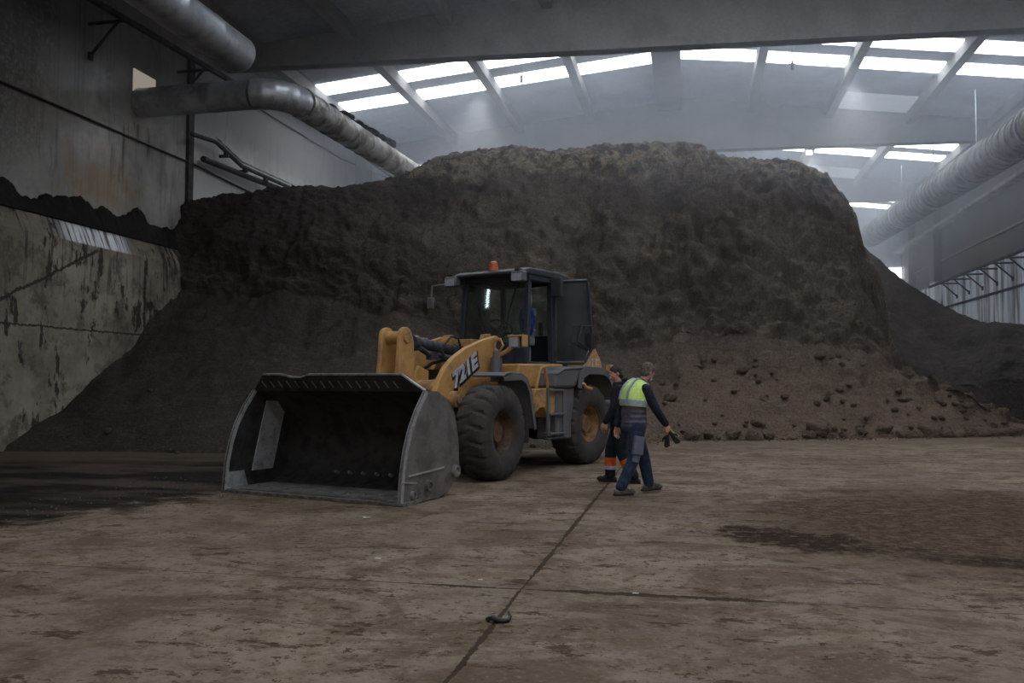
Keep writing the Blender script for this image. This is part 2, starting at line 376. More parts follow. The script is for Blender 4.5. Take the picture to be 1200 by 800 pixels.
# ------------------------------------------------------------------ hall
XL, XR, YB, YF, ZB = -15.0, 15.0, 66.0, -14.0, 12.1
RIDGE, SLOPE, SK = 14.55, .115, tan(radians(4.3))
def roofz(x): return RIDGE-SLOPE*abs(x)
BEAM0, BAY = 27.12, 12.5
def RY(x, v): return BEAM0+v+x*SK          # the beams stand slightly askew across the hall

b = MB(); b.box((0, (YB+YF)/2, -.1), (XR-XL+1.2, YB-YF, .2)); struct(b.build('floor', M['floor']))
b = MB(); b.prism([(-16.2, 0), (XL, 0), (XL, 5.03), (-15.22, 5.55), (-15.5, 5.56), (-15.5, 14.2), (-16.2, 14.2)], (0, YF, 0), (1, 0, 0), (0, 0, 1), (0, YB-YF, 0))
struct(b.build('wall_left', M['wall_left'], ang=20))
b = MB(); b.box((XR+.3, (YB+YF)/2, 7.1), (.6, YB-YF, 14.2))
for y in (56.0, 62.2): b.box((XR-.1, y+.5, 7), (.7, 1.0, 14))
struct(b.build('wall_right', M['wall_right'], ang=20))
b = MB(); b.box((0, YB+.2, 7.4), (32, .4, 14.8)); struct(b.build('wall_back', M['roof']))
b = MB(); b.box((-7.8, YF-.2, 7.4), (16.4, .4, 14.8)); b.box((13.7, YF-.2, 7.4), (4.6, .4, 14.8)); b.box((5.9, YF-.2, 10.4), (11.2, .4, 8.8))   # unseen opening between, added to let in front fill light
struct(b.build('wall_front', M['concrete']))
pl = bpy.data.lights.new('front_fill_portal', 'AREA'); pl.shape = 'RECTANGLE'; pl.size = 11; pl.size_y = 6; pl.cycles.is_portal = True
po = bpy.data.objects.new('front_fill_portal', pl); COL.objects.link(po); po.location = (5.9, YF, 3); po.rotation_euler = (radians(90), 0, 0)
b = MB()
for s in (-1, 1):
    b.prism([(0, RIDGE), (s*15.9, roofz(15.9)), (s*15.9, roofz(15.9)+.3), (0, RIDGE+.3)], (0, YF-.3, 0), (1, 0, 0), (0, 0, 1), (0, YB-YF+.6, 0))
struct(b.build('ceiling', M['roof']))
ntrim = 0
def trim(b, m, **k):
    global ntrim; ntrim += 1; return struct(b.build('trim_%d' % ntrim, m, **k))
for k in range(-3, 4):
    b = MB(); v = k*BAY
    for (zt, w, zb) in ((None, .22, ZB), (ZB+.28, .5, ZB)):
        xs = (-15.4, 0, 15.0)
        top = [(x, (roofz(x)-.01) if zt is None else zt) for x in xs]
        poly = top+[(15.0, zb), (-15.4, zb)]
        # sheared plate: x runs across, y follows the skew
        b.prism(poly, (0, BEAM0+v-w/2, 0), (1, SK, 0), (0, 0, 1), (0, w, 0))
    trim(b, M['concrete'])
ribs = (-14.2, -10.95, -7.75, -4.45, -.85, 2.75, 6.15, 9.6, 13.0)
for k in range(-3, 4):
    for x in ribs:
        w = 1.1 if x == -.85 else .34
        y0, y1 = RY(x, k*BAY)+.12, min(RY(x, (k+1)*BAY)-.12, YB-.05)
        if y0 > YB-1: continue
        b = MB(); z = roofz(x)
        b.box((x, (y0+y1)/2, z-.22), (w, y1-y0, .46)); trim(b, M['concrete'])
nwin = 0
def window(b, m):
    global nwin; nwin += 1; return struct(b.build('window_%d' % nwin, m))
for k in range(-3, 4):
    for i in range(len(ribs)-1):
        xa, xb = ribs[i]+(.56 if ribs[i] == -.85 else .18), ribs[i+1]-(.56 if ribs[i+1] == -.85 else .18)
        rows = [(4.0, 5.05, 'skylight'), (6.15, 7.2, 'skylight')]
        if k >= 0 and i in (6,): rows.append((10.1, 12.2, 'skylight_weak'))
        for v0, v1, mt in rows:
            if k < 0 and xb < -7.5: continue          # fewer panes towards the front of the hall
            y0 = RY((xa+xb)/2, k*BAY)+v0
            if y0 > YB-2: continue
            b = MB(); w = v1-v0
            b.prism([(xa, roofz(xa)-.05), (xb, roofz(xb)-.05), (xb, roofz(xb)+.01), (xa, roofz(xa)+.01)], (0, BEAM0+k*BAY+v0, 0), (1, SK, 0), (0, 0, 1), (0, w, 0)) if xa*xb > 0 else \
                b.prism([(xa, roofz(xa)-.05), (xb, roofz(xb)-.05), (xb, roofz(xb)+.01), (xa, roofz(xa)+.01)], (0, BEAM0+k*BAY+v0, 0), (1, SK, 0), (0, 0, 1), (0, w, 0))
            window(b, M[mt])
# daylit duct hole in the left wall, made-up glowing slot in the left wall, window in the back wall
b = MB(); b.box((-15.49, 21.72, 9.98), (.05, 1.0, 1.0)); window(b, M['opening'])
b = MB(); b.box((-15.49, 8.70, 6.17), (.05, .075, .66)); window(b, M['streak_slot'])  # added out of view to throw the bright streak onto the windscreen
b = MB(); b.box((14.2, YB-.03, 9.15), (1.5, .06, 1.3)); window(b, M['skylight'])
# dark joint in the left wall, column beyond, rail mouldings of the right wall
b = MB(); b.box((-15.45, 24.0, 8.5), (.12, .28, 6.5)); trim(b, M['rust'])
b = MB(); b.box((-15.15, 37.9, 6.8), (.5, .9, 13.4)); b.box((-14.9, 37.9, 11.2), (.7, 1.0, .5)); trim(b, M['concrete'])
b = MB(); b.box((14.96, 50, 8.9), (.1, 32, .1)); trim(b, M['concrete'])
b = MB(); b.box((14.96, 50, 6.0), (.1, 32, .1)); trim(b, M['rust'])
b = MB(); b.box((14.7, 40, 10.9), (.5, 52, .18)); trim(b, M['pale'])

# ------------------------------------------------------------------ ducts, rails, cables
def ribbed(path, r, ridge, every, m, name, n=28, parent=None):
    """round duct along a path with raised seams"""
    P = [Vector(p) for p in path]; pts = []; rads = []; acc = 0
    for a, c in zip(P, P[1:]):
        L = (c-a).length; k = max(1, int(L/every))
        for i in range(k):
            for f, rr in ((0, r+ridge), (.06/ every if every > .4 else .3, r+ridge), (.09/every if every > .4 else .5, r), (.999, r)):
                t = (i+min(f, .97))/k; pts.append(a.lerp(c, t)); rads.append(rr)
    pts.append(P[-1]); rads.append(r)
    b = MB(); b.tube(pts, rads, n); return b.build(name, m, parent, ang=50)
dl = empty('ventilation_duct', (-11, 20.9, 8.9)); tag(dl, 'galvanised round duct elbowing out of the left wall and running to the heap top', 'duct')
o0 = Vector((-11, 20.9, 8.9))
def rel(p): return Vector(p)-o0
path = [(-15.47, 21.55, 9.57), (-11.75, 21.25, 9.47)]
el = [(-11.75+.95*sin(a), 21.25+.95*(1-cos(a)), 9.47) for a in [pi/2*k/6 for k in range(7)]]
ribbed([rel(p) for p in path], .41, .012, 1.1, M['galv'], 'straight_section', parent=dl)
ribbed([rel(p) for p in el], .41, .012, .3, M['galv'], 'elbow_section', parent=dl)
ribbed([rel((-10.8, 22.2, 9.47)), rel((-10.9, 28, 9.72)), rel((-11, 35.5, 10.1))], .43, .014, .9, M['galv_dirty'], 'long_section', parent=dl)
b = MB()
for k in range(26):
    y = 24.2+k*.22; b.ball(rel((-10.75+R.uniform(-.05, .1), y, 9.92+(y-22)*.05+R.uniform(-.05, .05))), R.uniform(.07, .17), 8, 6, (1, 1.4, .6))
b.build('soil_crust', M['soil_black'], dl)
d2 = ribbed([(-11.1, 9.0, 9.75), (-11.1, 19.3, 9.78)], .47, .014, 1.3, M['galv'], 'ventilation_duct'); tag(d2, 'grey duct ending in mid air high at the upper left, before the main beam', 'duct')
dr = empty('ventilation_duct', (11, 40, 9.7)); tag(dr, 'large ridged duct hanging along the right side of the hall', 'duct')
o0 = Vector((11, 40, 9.7))
ribbed([rel((11, 21, 9.5)), rel((11, 56.5, 10.62))], .66, .05, .62, M['galv_dull'], 'ridged_section', parent=dr)
for y in range(24, 57, 6):
    b = MB(); z = 9.5+(y-21)*.0316
    b.cyl(rel((11, y, z+.6)), rel((11, y, roofz(11)-.3)), .02, n=6); b.lathe([(.72, -.04), (.72, .04), (.66, .04), (.66, -.04)], rel((11, y, z)), (0, 1, .0316), 28, False); b.build('hanger', M['galv'], dr)

def bracket_rail(name, label, x0, x1, y0, y1, z, zslope, ys, side, drop):
    r = empty(name, (x0, y0, z)); tag(r, label, 'rail'); oo = Vector((x0, y0, z))
    b = MB(); b.tube([Vector((x0, y0, z))-oo, Vector((x0, y1, z+zslope*(y1-y0)))-oo], .09, 8); b.build('beam_rail', M['rust'], r)
    for y in ys:
        zz = z+zslope*(y-y0)-.02
        b = MB(); b.tube([Vector((x0, y, zz))-oo, Vector((x1, y, zz))-oo], .045, 6)
        b.tube([Vector((x0+(x1-x0)*.2, y, zz))-oo, Vector((x1, y+.05, zz-drop))-oo], .04, 6)
        b.box(Vector((x1-side*.03, y+.05, zz-drop))-oo, (.06, .16, .2)); b.build('bracket', M['rust'], r)
    return r
bracket_rail('bracketed_rail', 'dark rail on triangular brackets high on the left wall', -14.3, -15.4, 13.5, 26.2, 10.75, .035, (15.2, 19.25, 23.2), -1, .85)
bracket_rail('bracketed_rail', 'dark rail on triangular brackets along the right wall', 14.0, 15.0, 30, 55, 7.2, 0, (42.4, 44.3, 46.4, 48.6, 50.8, 53), 1, .75)
b = MB(); pts = [(-15.45, y, 8.42+.006*(y-16)+.0) for y in range(4, 25)]; pts += [(-15.45, 24.5, 8.45), (-15.45, 30.5, 8.25)]
tag(b.tube(pts, .035, 6).build('wall_cable', M['black']), 'long black cable sloping across the left wall plaster', 'cable')
b = MB(); b.tube([hit(295, 122, 0, -15.45), hit(400, 186, 0, -15.45), hit(470, 215, 0, -15.45)], .03, 6)
tag(b.build('wall_cable', M['black']), 'thin cable on the pale far panel of the left wall', 'cable')
# cable tray and pipes above the heap on the pale panel
tr = empty('cable_tray', hit(225, 157, 0, -15.1)); tag(tr, 'dark stepped cable tray bracketed to the left wall above the heap', 'cable tray'); oo = tr.location.copy()
b = MB()
pth = [hit(225, 157, 0, -15.1), hit(253, 166, 0, -15.1), hit(284, 195, 0, -15.1), hit(345, 222, 0, -15.1)]
b.tube([p-oo for p in pth], .075, 8); b.build('channel', M['rust'], tr)
b = MB(); b.tube([p-oo+Vector((0, 0, .16)) for p in pth[1:]], .03, 6); b.build('conduit', M['pale'], tr)
for px, py in ((266, 178), (288, 196), (312, 208), (336, 218)):
    p = hit(px, py, 0, -15.1)-oo; b = MB(); b.box(p+Vector((-.1, 0, -.14)), (.34, .09, .09)); b.box(p+Vector((-.02, -.05, -.06)), (.1, .1, .22)); b.build('bracket', M['rust'], tr)
b = MB(); b.tube([hit(238, 186, 0, -15.25), hit(290, 207, 0, -15.25), hit(345, 228, 0, -15.25)], .1, 10)
tag(b.build('wall_pipe', M['rust']), 'dark pipe below the stepped cable tray on the left wall', 'pipe')
b = MB(); b.tube([hit(415, 175, 0, -14.6), hit(470, 214, 0, -14.6), hit(480, 222, 0, -14.6)], .09, 8)
tag(b.build('wall_pipe', M['rust']), 'pipe on the left wall under the long duct, far end', 'pipe')

def hook(px, y0, y1, Y, label):
    a, c = hit(px, y0, 1, Y), hit(px, y1, 1, Y); h = empty('hanging_cable', (a.x, a.y, c.z)); tag(h, label, 'hanging cable', None); oo = h.location.copy()
    a.z = roofz(a.x)-.02
    b = MB(); b.cyl(a-oo, c-oo, .012, n=6); b.build('cable', M['black'], h)
    b = MB(); b.cyl(Vector((0, 0, -.12)), Vector((0, 0, .22)), .06, .035, 10); b.cyl(Vector((-.14, 0, .1)), Vector((.14, 0, .1)), .025, n=6); b.build('plug', M['black'], h)
hook(611, 60, 93, 32, 'cable with a plug hanging from the left roof slope')
hook(928, 48, 78, 32, 'cable with a plug hanging from the right roof slope')
def flood(p, label, e):
    f = empty('floodlight', p); tag(f, label, 'lamp', None)
    b = MB(); b.box((0, 0, .05), (.34, .22, .26)); b.cyl((0, 0, .15), (0, 0, max(.17, roofz(p[0])-p[2]-.03)), .02, n=6); b.build('lamp_body', M['galv'], f)
    b = MB(); b.box((0, -.115, .02), (.26, .02, .18)); b.build('lamp_lens', M['lamp'], f)
    l = bpy.data.lights.new('floodlight_beam', 'SPOT'); l.energy = e; l.spot_size = radians(75); l.spot_blend = .8; l.shadow_soft_size = .12
    lo = bpy.data.objects.new('floodlight_beam', l); COL.objects.link(lo); lo.parent = f; lo.location = (0, -.2, -.12); lo.rotation_euler = (radians(-20), 0, 0)
flood(tuple(hit(563, 108, 1, 34.2)), 'small glowing floodlight under the left skylights', 1300)
flood(tuple(hit(996, 86, 1, 34.6)), 'small glowing floodlight under the right skylights', 1300)
flood(tuple(hit(948, 180, 1, 45)), 'small glowing floodlight beyond the second beam', 1800)

# ------------------------------------------------------------------ compost heap
def sm(t): return t*t*(3-2*t)
def table(T, px):
    if px <= T[0][0]: return T[0][1:]
    for a, c in zip(T, T[1:]):
        if px <= c[0]:
            t = (px-a[0])/(c[0]-a[0]); return tuple(a[i]+(c[i]-a[i])*t for i in range(1, len(a)))
    return T[-1][1:]
HEAP = [  # px: foot y | talus top y, depth | cliff top y, depth | crest y, depth
    (-160, 528, 352, 26.0, 245, 26.6, 236, 27.3), (90, 529, 347, 26.0, 243, 26.5, 236, 27.2), (215, 531, 344, 25.8, 246, 26.3, 235, 27.0), (260, 531, 342, 25.7, 244, 26.4, 231, 27.3),
    (300, 531, 343, 25.6, 240, 26.5, 228, 27.5), (345, 531, 346, 25.5, 238, 26.5, 218, 27.5), (400, 531, 352, 25.4, 238, 26.6, 223, 27.5), (440, 531, 362, 25.4, 238, 26.8, 218, 28.0),
    (480, 530, 374, 25.4, 236, 27.0, 203, 28.6), (510, 529, 384, 25.4, 228, 27.3, 187, 29.2), (540, 528, 392, 25.5, 222, 27.6, 180, 29.5), (600, 526, 398, 25.6, 214, 27.9, 172, 29.6),
    (645, 524, 400, 25.7, 216, 28.0, 179, 29.6), (700, 521, 402, 25.9, 208, 28.2, 172, 29.7), (740, 518, 402, 26.1, 205, 28.4, 168, 29.8), (800, 516, 400, 26.4, 212, 28.6, 169, 29.8),
    (826, 516, 399, 26.5, 220, 28.6, 176, 29.9), (850, 516, 398, 26.6, 226, 28.6, 186, 30.0), (900, 515, 396, 26.7, 228, 28.7, 188, 30.1), (940, 515, 398, 26.8, 238, 28.7, 194, 30.0),
    (970, 514, 402, 26.9, 250, 28.7, 209, 29.8), (990, 514, 406, 26.9, 268, 28.6, 228, 29.5), (1003, 514, 410, 26.8, 290, 28.4, 252, 29.2), (1010, 514, 414, 26.8, 318, 28.2, 286, 28.9),
    (1024, 513, 420, 26.7, 345, 28.0, 306, 28.6), (1036, 513, 426, 26.6, 376, 27.8, 342, 28.3), (1044, 513, 432, 26.5, 412, 27.4, 396, 27.9), (1060, 513, 440, 26.4, 434, 26.9, 428, 27.3),
    (1100, 512, 462, 26.2, 458, 26.5, 454, 26.9), (1150, 511, 482, 26.2, 480, 26.4, 478, 26.8), (1210, 510, 496, 26.4, 495, 26.6, 494, 26.9), (1400, 512, 504, 26.0, 503.5, 26.1, 503, 26.2)]
BANK = [(985, 505, 440, 29.0, 330, 33.0, 262, 35.0), (1003, 505, 440, 29.0, 340, 33.0, 278, 35.0), (1020, 505, 445, 29.0, 352, 32.8, 297, 35.0), (1060, 505, 452, 28.8, 375, 32.5, 330, 35.0),
        (1100, 504, 458, 28.6, 398, 32.0, 355, 34.8), (1148, 504, 455, 28.0, 408, 30.5, 380, 33.0), (1160, 504, 445, 27.6, 402, 29.0, 381, 31.5), (1205, 504, 440, 27.2, 400, 28.5, 386, 31.0), (1300, 504, 440, 26.8, 402, 28.0, 390, 30.5), (1420, 504, 444, 26.4, 408, 27.6, 398, 30)]
def fbm(p, s, o=4): return noise.fractal(p*s, 1.0, 2.1, o)
def lump(T, name, mat, x0, x1, nc, rows, amp, seed, back):
    gain = 1
    off = Vector((seed*13.7, seed*5.1, seed*3.3)); grid = []
    nr = sum(rows)
    b = bmesh.new()
    for i in range(nc+1):
        px = x0+(x1-x0)*i/nc
        a = table(T, px-9); c = table(T, px); d = table(T, px+9); v = tuple((p+2*q+r)/4 for p, q, r in zip(a, c, d))
        gain = .45 if T is BANK else .5+.85*sm(min(1, max(0, (px-520)/330)))
        v = (v[0], v[1]+(20*noise.noise(Vector((px*.009, seed, 0)))+9*noise.noise(Vector((px*.03, seed, 4))))*min(1, max(0, (v[0]-v[1])/90)))+v[2:]
        f = ground(px, v[0]); K = [f, at(px, v[1], v[2]), at(px, v[3], v[4]), at(px, c[5], v[6])]
        K.append(at(px, c[5]+3, v[6]+back*.5)); K.append(at(px, c[5]+14, v[6]+back)); e = K[-1].copy(); e.z = 0; K.append(e+(K[-1]-K[0]).normalized()*1.5)
        col = []
        for s, n in enumerate(rows):
            P0, P1 = K[s], K[s+1]
            for k in range(n if s < len(rows)-1 else n+1):
                t = k/n
                p = P0.lerp(P1, t)
                if s == 0: p.z += -.18*sin(pi*t)*min(1, P1.z/3)
                if s == 1: p += Vector((0, -1, .25))*(.35*sin(pi*t)*min(1, (P1.z-P0.z)/3))
                if s == 2: p += Vector((0, -1, 1))*(.30*sin(pi*t)*min(1, (P1-P0).length/2))
                # relief
                q = p+off
                w = (.25+.75*t if s == 0 else 1.0 if s in (1, 2) else .5)*amp
                rough_ = 1.0 if s in (1, 2) else .55
                big = fbm(q, .42, 3)*.42; mid = (abs(fbm(q+Vector((7, 3, 1)), .8, 5))-.22)*.62*rough_; fin = fbm(q, 4.5, 4)*.10
                ledge = (abs(fbm(Vector((q.x*.9, q.y*.9, q.z*.55+4)), 1.4, 3))-.2)*.28*rough_*(1 if s else 0)
                crest = 1.0
                if s == 2: crest = 1-.75*t
                elif s > 2: crest = .25
                disp = (big+mid*gain+ledge*gain)*w*crest+fin*min(1, w)*(1 if s else max(.35, t))
                nrm = Vector((0, -.8, .6)) if s != 0 else Vector((0, -.35, .93))
                if s > 2: nrm = Vector((0, 0, 1))
                p = p+nrm*disp
                if s == 2 and t > .75 or s == 3: p.z += fin*.5
                if k == 0 and s == 0: p.z = -.03
                p.z = max(p.z, -.03)
                p.x = max(p.x, (-15.04 if p.z < 5.03 else -15.04-.22*(p.z-5.03)/.52 if p.z < 5.55 else -15.54))
                if p.x > XR+.03: p.x = XR+.03
                col.append(p)
        grid.append(col)
    V = [[b.verts.new(p) for p in col] for col in grid]
    for i in range(nc):
        for k in range(len(V[0])-1):
            b.faces.new((V[i][k], V[i+1][k], V[i+1][k+1], V[i][k+1]))
    for f in b.faces: f.smooth = True
    bmesh.ops.recalc_face_normals(b, faces=b.faces)
    me = bpy.data.meshes.new(name); b.to_mesh(me); b.free(); me.materials.append(mat)
    o = bpy.data.objects.new(name, me); COL.objects.link(o); return o, grid
heap, HG = lump(HEAP, 'compost_heap', M['heap'], -160, 1300, 620, (60, 80, 34, 6, 3, 3), 1.0, 1, 9)
tag(heap, 'huge dark brown compost heap with a steep face filling the hall', 'heap')
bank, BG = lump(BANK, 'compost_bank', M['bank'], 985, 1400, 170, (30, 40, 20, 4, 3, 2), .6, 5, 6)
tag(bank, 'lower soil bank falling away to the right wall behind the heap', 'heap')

# black soil lying along the ledge of the left wall
LED = [(0, 207), (15, 215), (25, 230), (50, 232), (78, 230), (85, 237), (95, 232), (105, 238), (115, 248), (125, 242), (140, 256), (165, 248), (180, 263), (200, 272), (213, 275)]
prof = [(p.y, p.z) for p in (hit(x, y, 0, -15.3) for x, y in LED)]
prof = [(13.0, 6.6), (14.5, 6.1), (15.6, 6.4)]+prof+[(24.5, 6.1)]
b = MB(); prev = None
for i in range(241):
    y = 13+11.4*i/240
    zt = 5.7
    for a, c in zip(prof, prof[1:]):
        if a[0] <= y <= c[0]: zt = a[1]+(c[1]-a[1])*(y-a[0])/(c[0]-a[0])
    zt += fbm(Vector((0, y, 3)), 2.2, 5)*.13
    row = []
    for k in range(9):
        t = k/8; x = -15.215-.28*t
        z = 5.53+(zt-5.53)*(.25+.75*sm(min(1, t*1.25))) if k else 5.53
        if 0 < k < 8: z += fbm(Vector((x*3, y*1.5, 9)), 4, 4)*.07
        row.append(b.b.verts.new((x+fbm(Vector((1, y, k)), 2.2, 3)*.03*(0 < k < 8), y, z)))
    if prev:
        for k in range(8): b.b.faces.new((prev[k], prev[k+1], row[k+1], row[k]))
    prev = row
# close the back and bottom
o = b.build('soil_ridge', M['soil_black'], ang=180)
tag(o, 'black soil heaped along the sloping ledge of the left wall', 'soil')
sol = o.modifiers.new('thick', 'SOLIDIFY'); sol.thickness = .06; sol.offset = 1

# clods fallen at the foot
def clod_mesh(seed):
    b = bmesh.new(); bmesh.ops.create_icosphere(b, subdivisions=3, radius=1)
    o = Vector((seed*9.1, seed*3.3, 0))
    for v in b.verts:
        n = v.co.normalized(); v.co = n*(1+.33*noise.noise(n*1.3+o)+.16*noise.noise(n*3.1+o)+.06*noise.noise(n*8+o))
    for f in b.faces: f.smooth = True
    me = bpy.data.meshes.new('soil_clod'); b.to_mesh(me); b.free(); me.materials.append(M['soil_red']); return me
CM = [clod_mesh(k+1) for k in range(6)]
clods = []
def heap_point(px, k): return HG[int(round((px+160)/1460*620))][k]
spots = []
for px, s in ((1060, .30), (1075, .22), (1088, .38), (1104, .3), (1122, .42), (1136, .26), (1150, .36), (1166, .3), (1180, .34), (960, .42), (882, .34), (862, .26), (944, .2), (1010, .22), (1034, .26), (1196, .28), (814, .3), (832, .22), (905, .2)):
    spots.append((px, R.uniform(.0, .12), s*.75))
for k in range(110):
    px = R.uniform(770, 1200); spots.append((px, min(.95, R.random()**1.15*.9), R.uniform(.04, .11)*(1 if R.random() < .85 else 1.6)))
for k in range(26): spots.append((R.uniform(130, 640), R.random()**2*.5, R.uniform(.04, .1)))
for px, t, s in spots:
    p = heap_point(px, int(t*59))
    c = bpy.data.objects.new('soil_clod', R.choice(CM)); COL.objects.link(c)
    z = max(p.z, 0)
    c.location = (p.x+R.uniform(-.1, .1), p.y-R.uniform(0, .15), z+s*.28); c.scale = (s*R.uniform(.9, 1.3), s*R.uniform(.8, 1.2), s*R.uniform(.55, .85))
    c.rotation_euler = (R.uniform(-.4, .4), R.uniform(-.4, .4), R.uniform(0, 6))
    tag(c, 'brown soil clod lying loose on the foot of the compost heap', 'clod', 'clods at the foot of the heap'); clods.append(c)
# loose crumbs too many to count
b = MB()
for k in range(900):
    px = R.uniform(640, 1230); p = heap_point(px, R.choice((0, 0, 0, 1, 2, 3, 4, 6)))
    s = R.uniform(.01, .03)
    bmesh.ops.create_icosphere(b.b, subdivisions=1, radius=s, matrix=Matrix.Translation((p.x, p.y-abs(R.gauss(0, .35))-.05, max(p.z, 0)+s*.4)) @ Matrix.Diagonal((1, 1.2, .7, 1)))
for k in range(500):
    x, y = R.gauss(3.2, 1.8), R.gauss(9.6, 1.2); s = R.uniform(.003, .009)
    bmesh.ops.create_icosphere(b.b, subdivisions=1, radius=s, matrix=Matrix.Translation((x, y, s*.4)))
for k in range(350):
    x, y = R.uniform(-8.5, -4.8), R.uniform(7.5, 12.5); s = R.uniform(.004, .014)
    if x < -5.2-.33*(12.5-y): bmesh.ops.create_icosphere(b.b, subdivisions=1, radius=s, matrix=Matrix.Translation((x, y, s*.4)))
tag(b.build('soil_crumbs', M['soil_red'], ang=180), 'small soil crumbs scattered over the floor before the heap', 'soil', None, 'stuff')

# ------------------------------------------------------------------ wheel loader (local: x forward, y to its left, z up; origin under the articulation joint)
AR, AF = radians(-113), radians(-106)
LP = Vector((-3.633, 15.08, 0))
LD = empty('wheel_loader', LP, AR)
tag(LD, 'dusty yellow articulated wheel loader with its wide steel bucket resting on the floor', 'loader')
MF = Matrix.Rotation(AF-AR, 4, 'Z')                 # the front half is steered a little to the right of the rear half
def fb(b, name, m, parent=LD, **k): return b.build(name, m, parent, MF, **k)
def rb(b, name, m, parent=LD, **k): return b.build(name, m, parent, None, **k)
def arc(cx, cz, r, a0, a1, n, sx=1): return [(cx+sx*r*cos(radians(a0+(a1-a0)*k/n)), cz+r*sin(radians(a0+(a1-a0)*k/n))) for k in range(n+1)]
# --- bucket
BY0, BY1 = -1.56, 1.44
shell = [(4.66, .03), (4.2, .035), (3.85, .05), (3.62, .13), (3.47, .28), (3.40, .5), (3.42, .78), (3.53, 1.05), (3.72, 1.26), (3.95, 1.37), (4.16, 1.42)]
b = MB(); b.strip(shell, .035, BY0, BY1); bucket = fb(b, 'bucket', M['bucket_shade'], ang=40)
sidep = [(4.74, .02), (4.70, .42), (4.63, .7), (4.53, .95), (4.38, 1.19), (4.18, 1.43), (3.90, 1.42), (3.62, 1.30), (3.46, 1.10), (3.36, .75), (3.34, .34), (3.42, .22), (3.62, .07), (3.85, .01)]
for y in (BY0, BY1):
    b = MB(); b.side(sidep, y, .03); fb(b, 'side_plate', M['bucket' if y > 0 else 'bucket_shade'], bucket)
    s = 1 if y > 0 else -1
    # thickened front edge of the plate
    b = MB(); pe = [(4.74, .02), (4.70, .42), (4.63, .7), (4.53, .95), (4.38, 1.19), (4.18, 1.43)]
    b.strip(pe, .05, y-.028, y+.028); fb(b, 'side_edge', M['worn'], bucket)
b = MB()
b.side([(4.57, .35), (3.74, .39), (3.74, .41), (4.57, .37)], BY1+.022, .02); b.side([(4.72, .29), (4.39, .25), (4.39, .265), (4.72, .305)], BY1+.022, .02)
fb(b, 'scratch_bead', M['worn'], bucket)
for x, z, r, m_ in ((3.46, .33, .085, 'edge'), (4.12, .20, .075, 'bucket'), (4.48, .12, .05, 'edge')):
    b = MB(); b.lathe([(r, 0), (r, .05), (r*.62, .05), (r*.55, .02)], (x, BY1+.012, z), (0, 1, 0), 18); fb(b, 'pin_boss', M[m_], bucket)
b = MB(); b.prism([(4.98-.25, 0.005), (4.74, .04), (4.3, .055), (4.3, .02), (4.55, .0)], (0, BY0-.05, 0), (1, 0, 0), (0, 0, 1), (0, BY1-BY0+.1, 0)); fb(b, 'cutting_edge', M['edge'], bucket)
# spill guard: leaning trapezoid above the mouth with a dip in its top edge
b = MB(); gy0, gy1 = BY0+.26, BY1-.31
poly = [(BY0, 0), (BY1, 0), (gy1, .24), (-.45, .245), (-.62, .20), (-.78, .205), (-.98, .25), (gy0, .25)]
b.prism(poly, (4.17, 0, 1.42), (0, 1, 0), (.42, 0, .9), (-.03, 0, .014)); fb(b, 'spill_guard', M['bucket_shade'], bucket)
b = MB(); tp = [(gy1, .24), (-.45, .245), (-.62, .20), (-.78, .205), (-.98, .25), (gy0, .25)]
b.tube([Vector((4.17+.42*v-.02, u, 1.42+.9*v+.005)) for u, v in tp], .022, 6); b.tube([Vector((4.17, BY1, 1.43)), Vector((4.17+.42*.24-.02, gy1, 1.42+.9*.24))], .02, 6)
fb(b, 'guard_rim', M['edge'], bucket)
b = MB()
for k in range(16):
    y = -1.3+k*.155; 
    b.prism([(y, .05), (y+.018, .05), (y-.035, .155), (y-.053, .155)], (4.176, 0, 1.42), (0, 1, 0), (.42, 0, .9), (.004, 0, -.002))
fb(b, 'guard_slots', M['edge'], bucket)
# worn bright plate inside the far cheek, corner wear plates, bolts
b = MB(); b.side([(3.94, 1.27), (3.52, 1.25), (3.80, .26), (4.22, .26)], BY0+.024, .016); fb(b, 'worn_plate', M['worn'], bucket)
for y, s in ((BY0+.02, 1), (BY1-.02, -1)):
    b = MB(); b.prism([(4.70, .05), (4.30, .05), (4.38, .28), (4.66, .28)], (0, y, 0), (1, 0, 0), (0, 0, 1), (0, s*.015, 0)); b.prism([(4.70, .056), (4.30, .056), (4.45, .06)], (0, y, 0), (1, 0, 0), (0, 0, 1), (0, s*.22, 0)); fb(b, 'corner_plate', M['worn'], bucket)
b = MB(); b.box((4.22, (BY0+BY1)/2, .05), (.86, BY1-BY0-.06, .02)); fb(b, 'floor_sheen_plate', M['bucket'], bucket)  # paler plate laid in, the floor's reflected light painted as lighter steel
for k in range(10):
    y = BY0+.35+k*.265; b = MB(); b.cyl((4.42, y, .05), (4.42, y, .08), .022, n=8); fb(b, 'floor_bolt', M['edge'], bucket)
for k in range(8):
    y = -.45+k*.24; b = MB(); b.cyl((3.60, y, .22), (3.66, y, .25), .025, n=8); fb(b, 'back_bolt', M['edge'], bucket)
for y in (-.62, -.48, .42, .56):
    b = MB(); b.side([(3.38, .25), (3.15, .22), (3.07, .36), (3.15, .5), (3.34, .75)], y, .05); fb(b, 'hinge_ear', M['bucket'], bucket)
for y in (-.14, .1):
    b = MB(); b.side([(3.36, .75), (3.17, 1.0), (3.12, 1.12), (3.24, 1.2), (3.48, 1.2)], y, .05); fb(b, 'hinge_ear', M['bucket'], bucket)
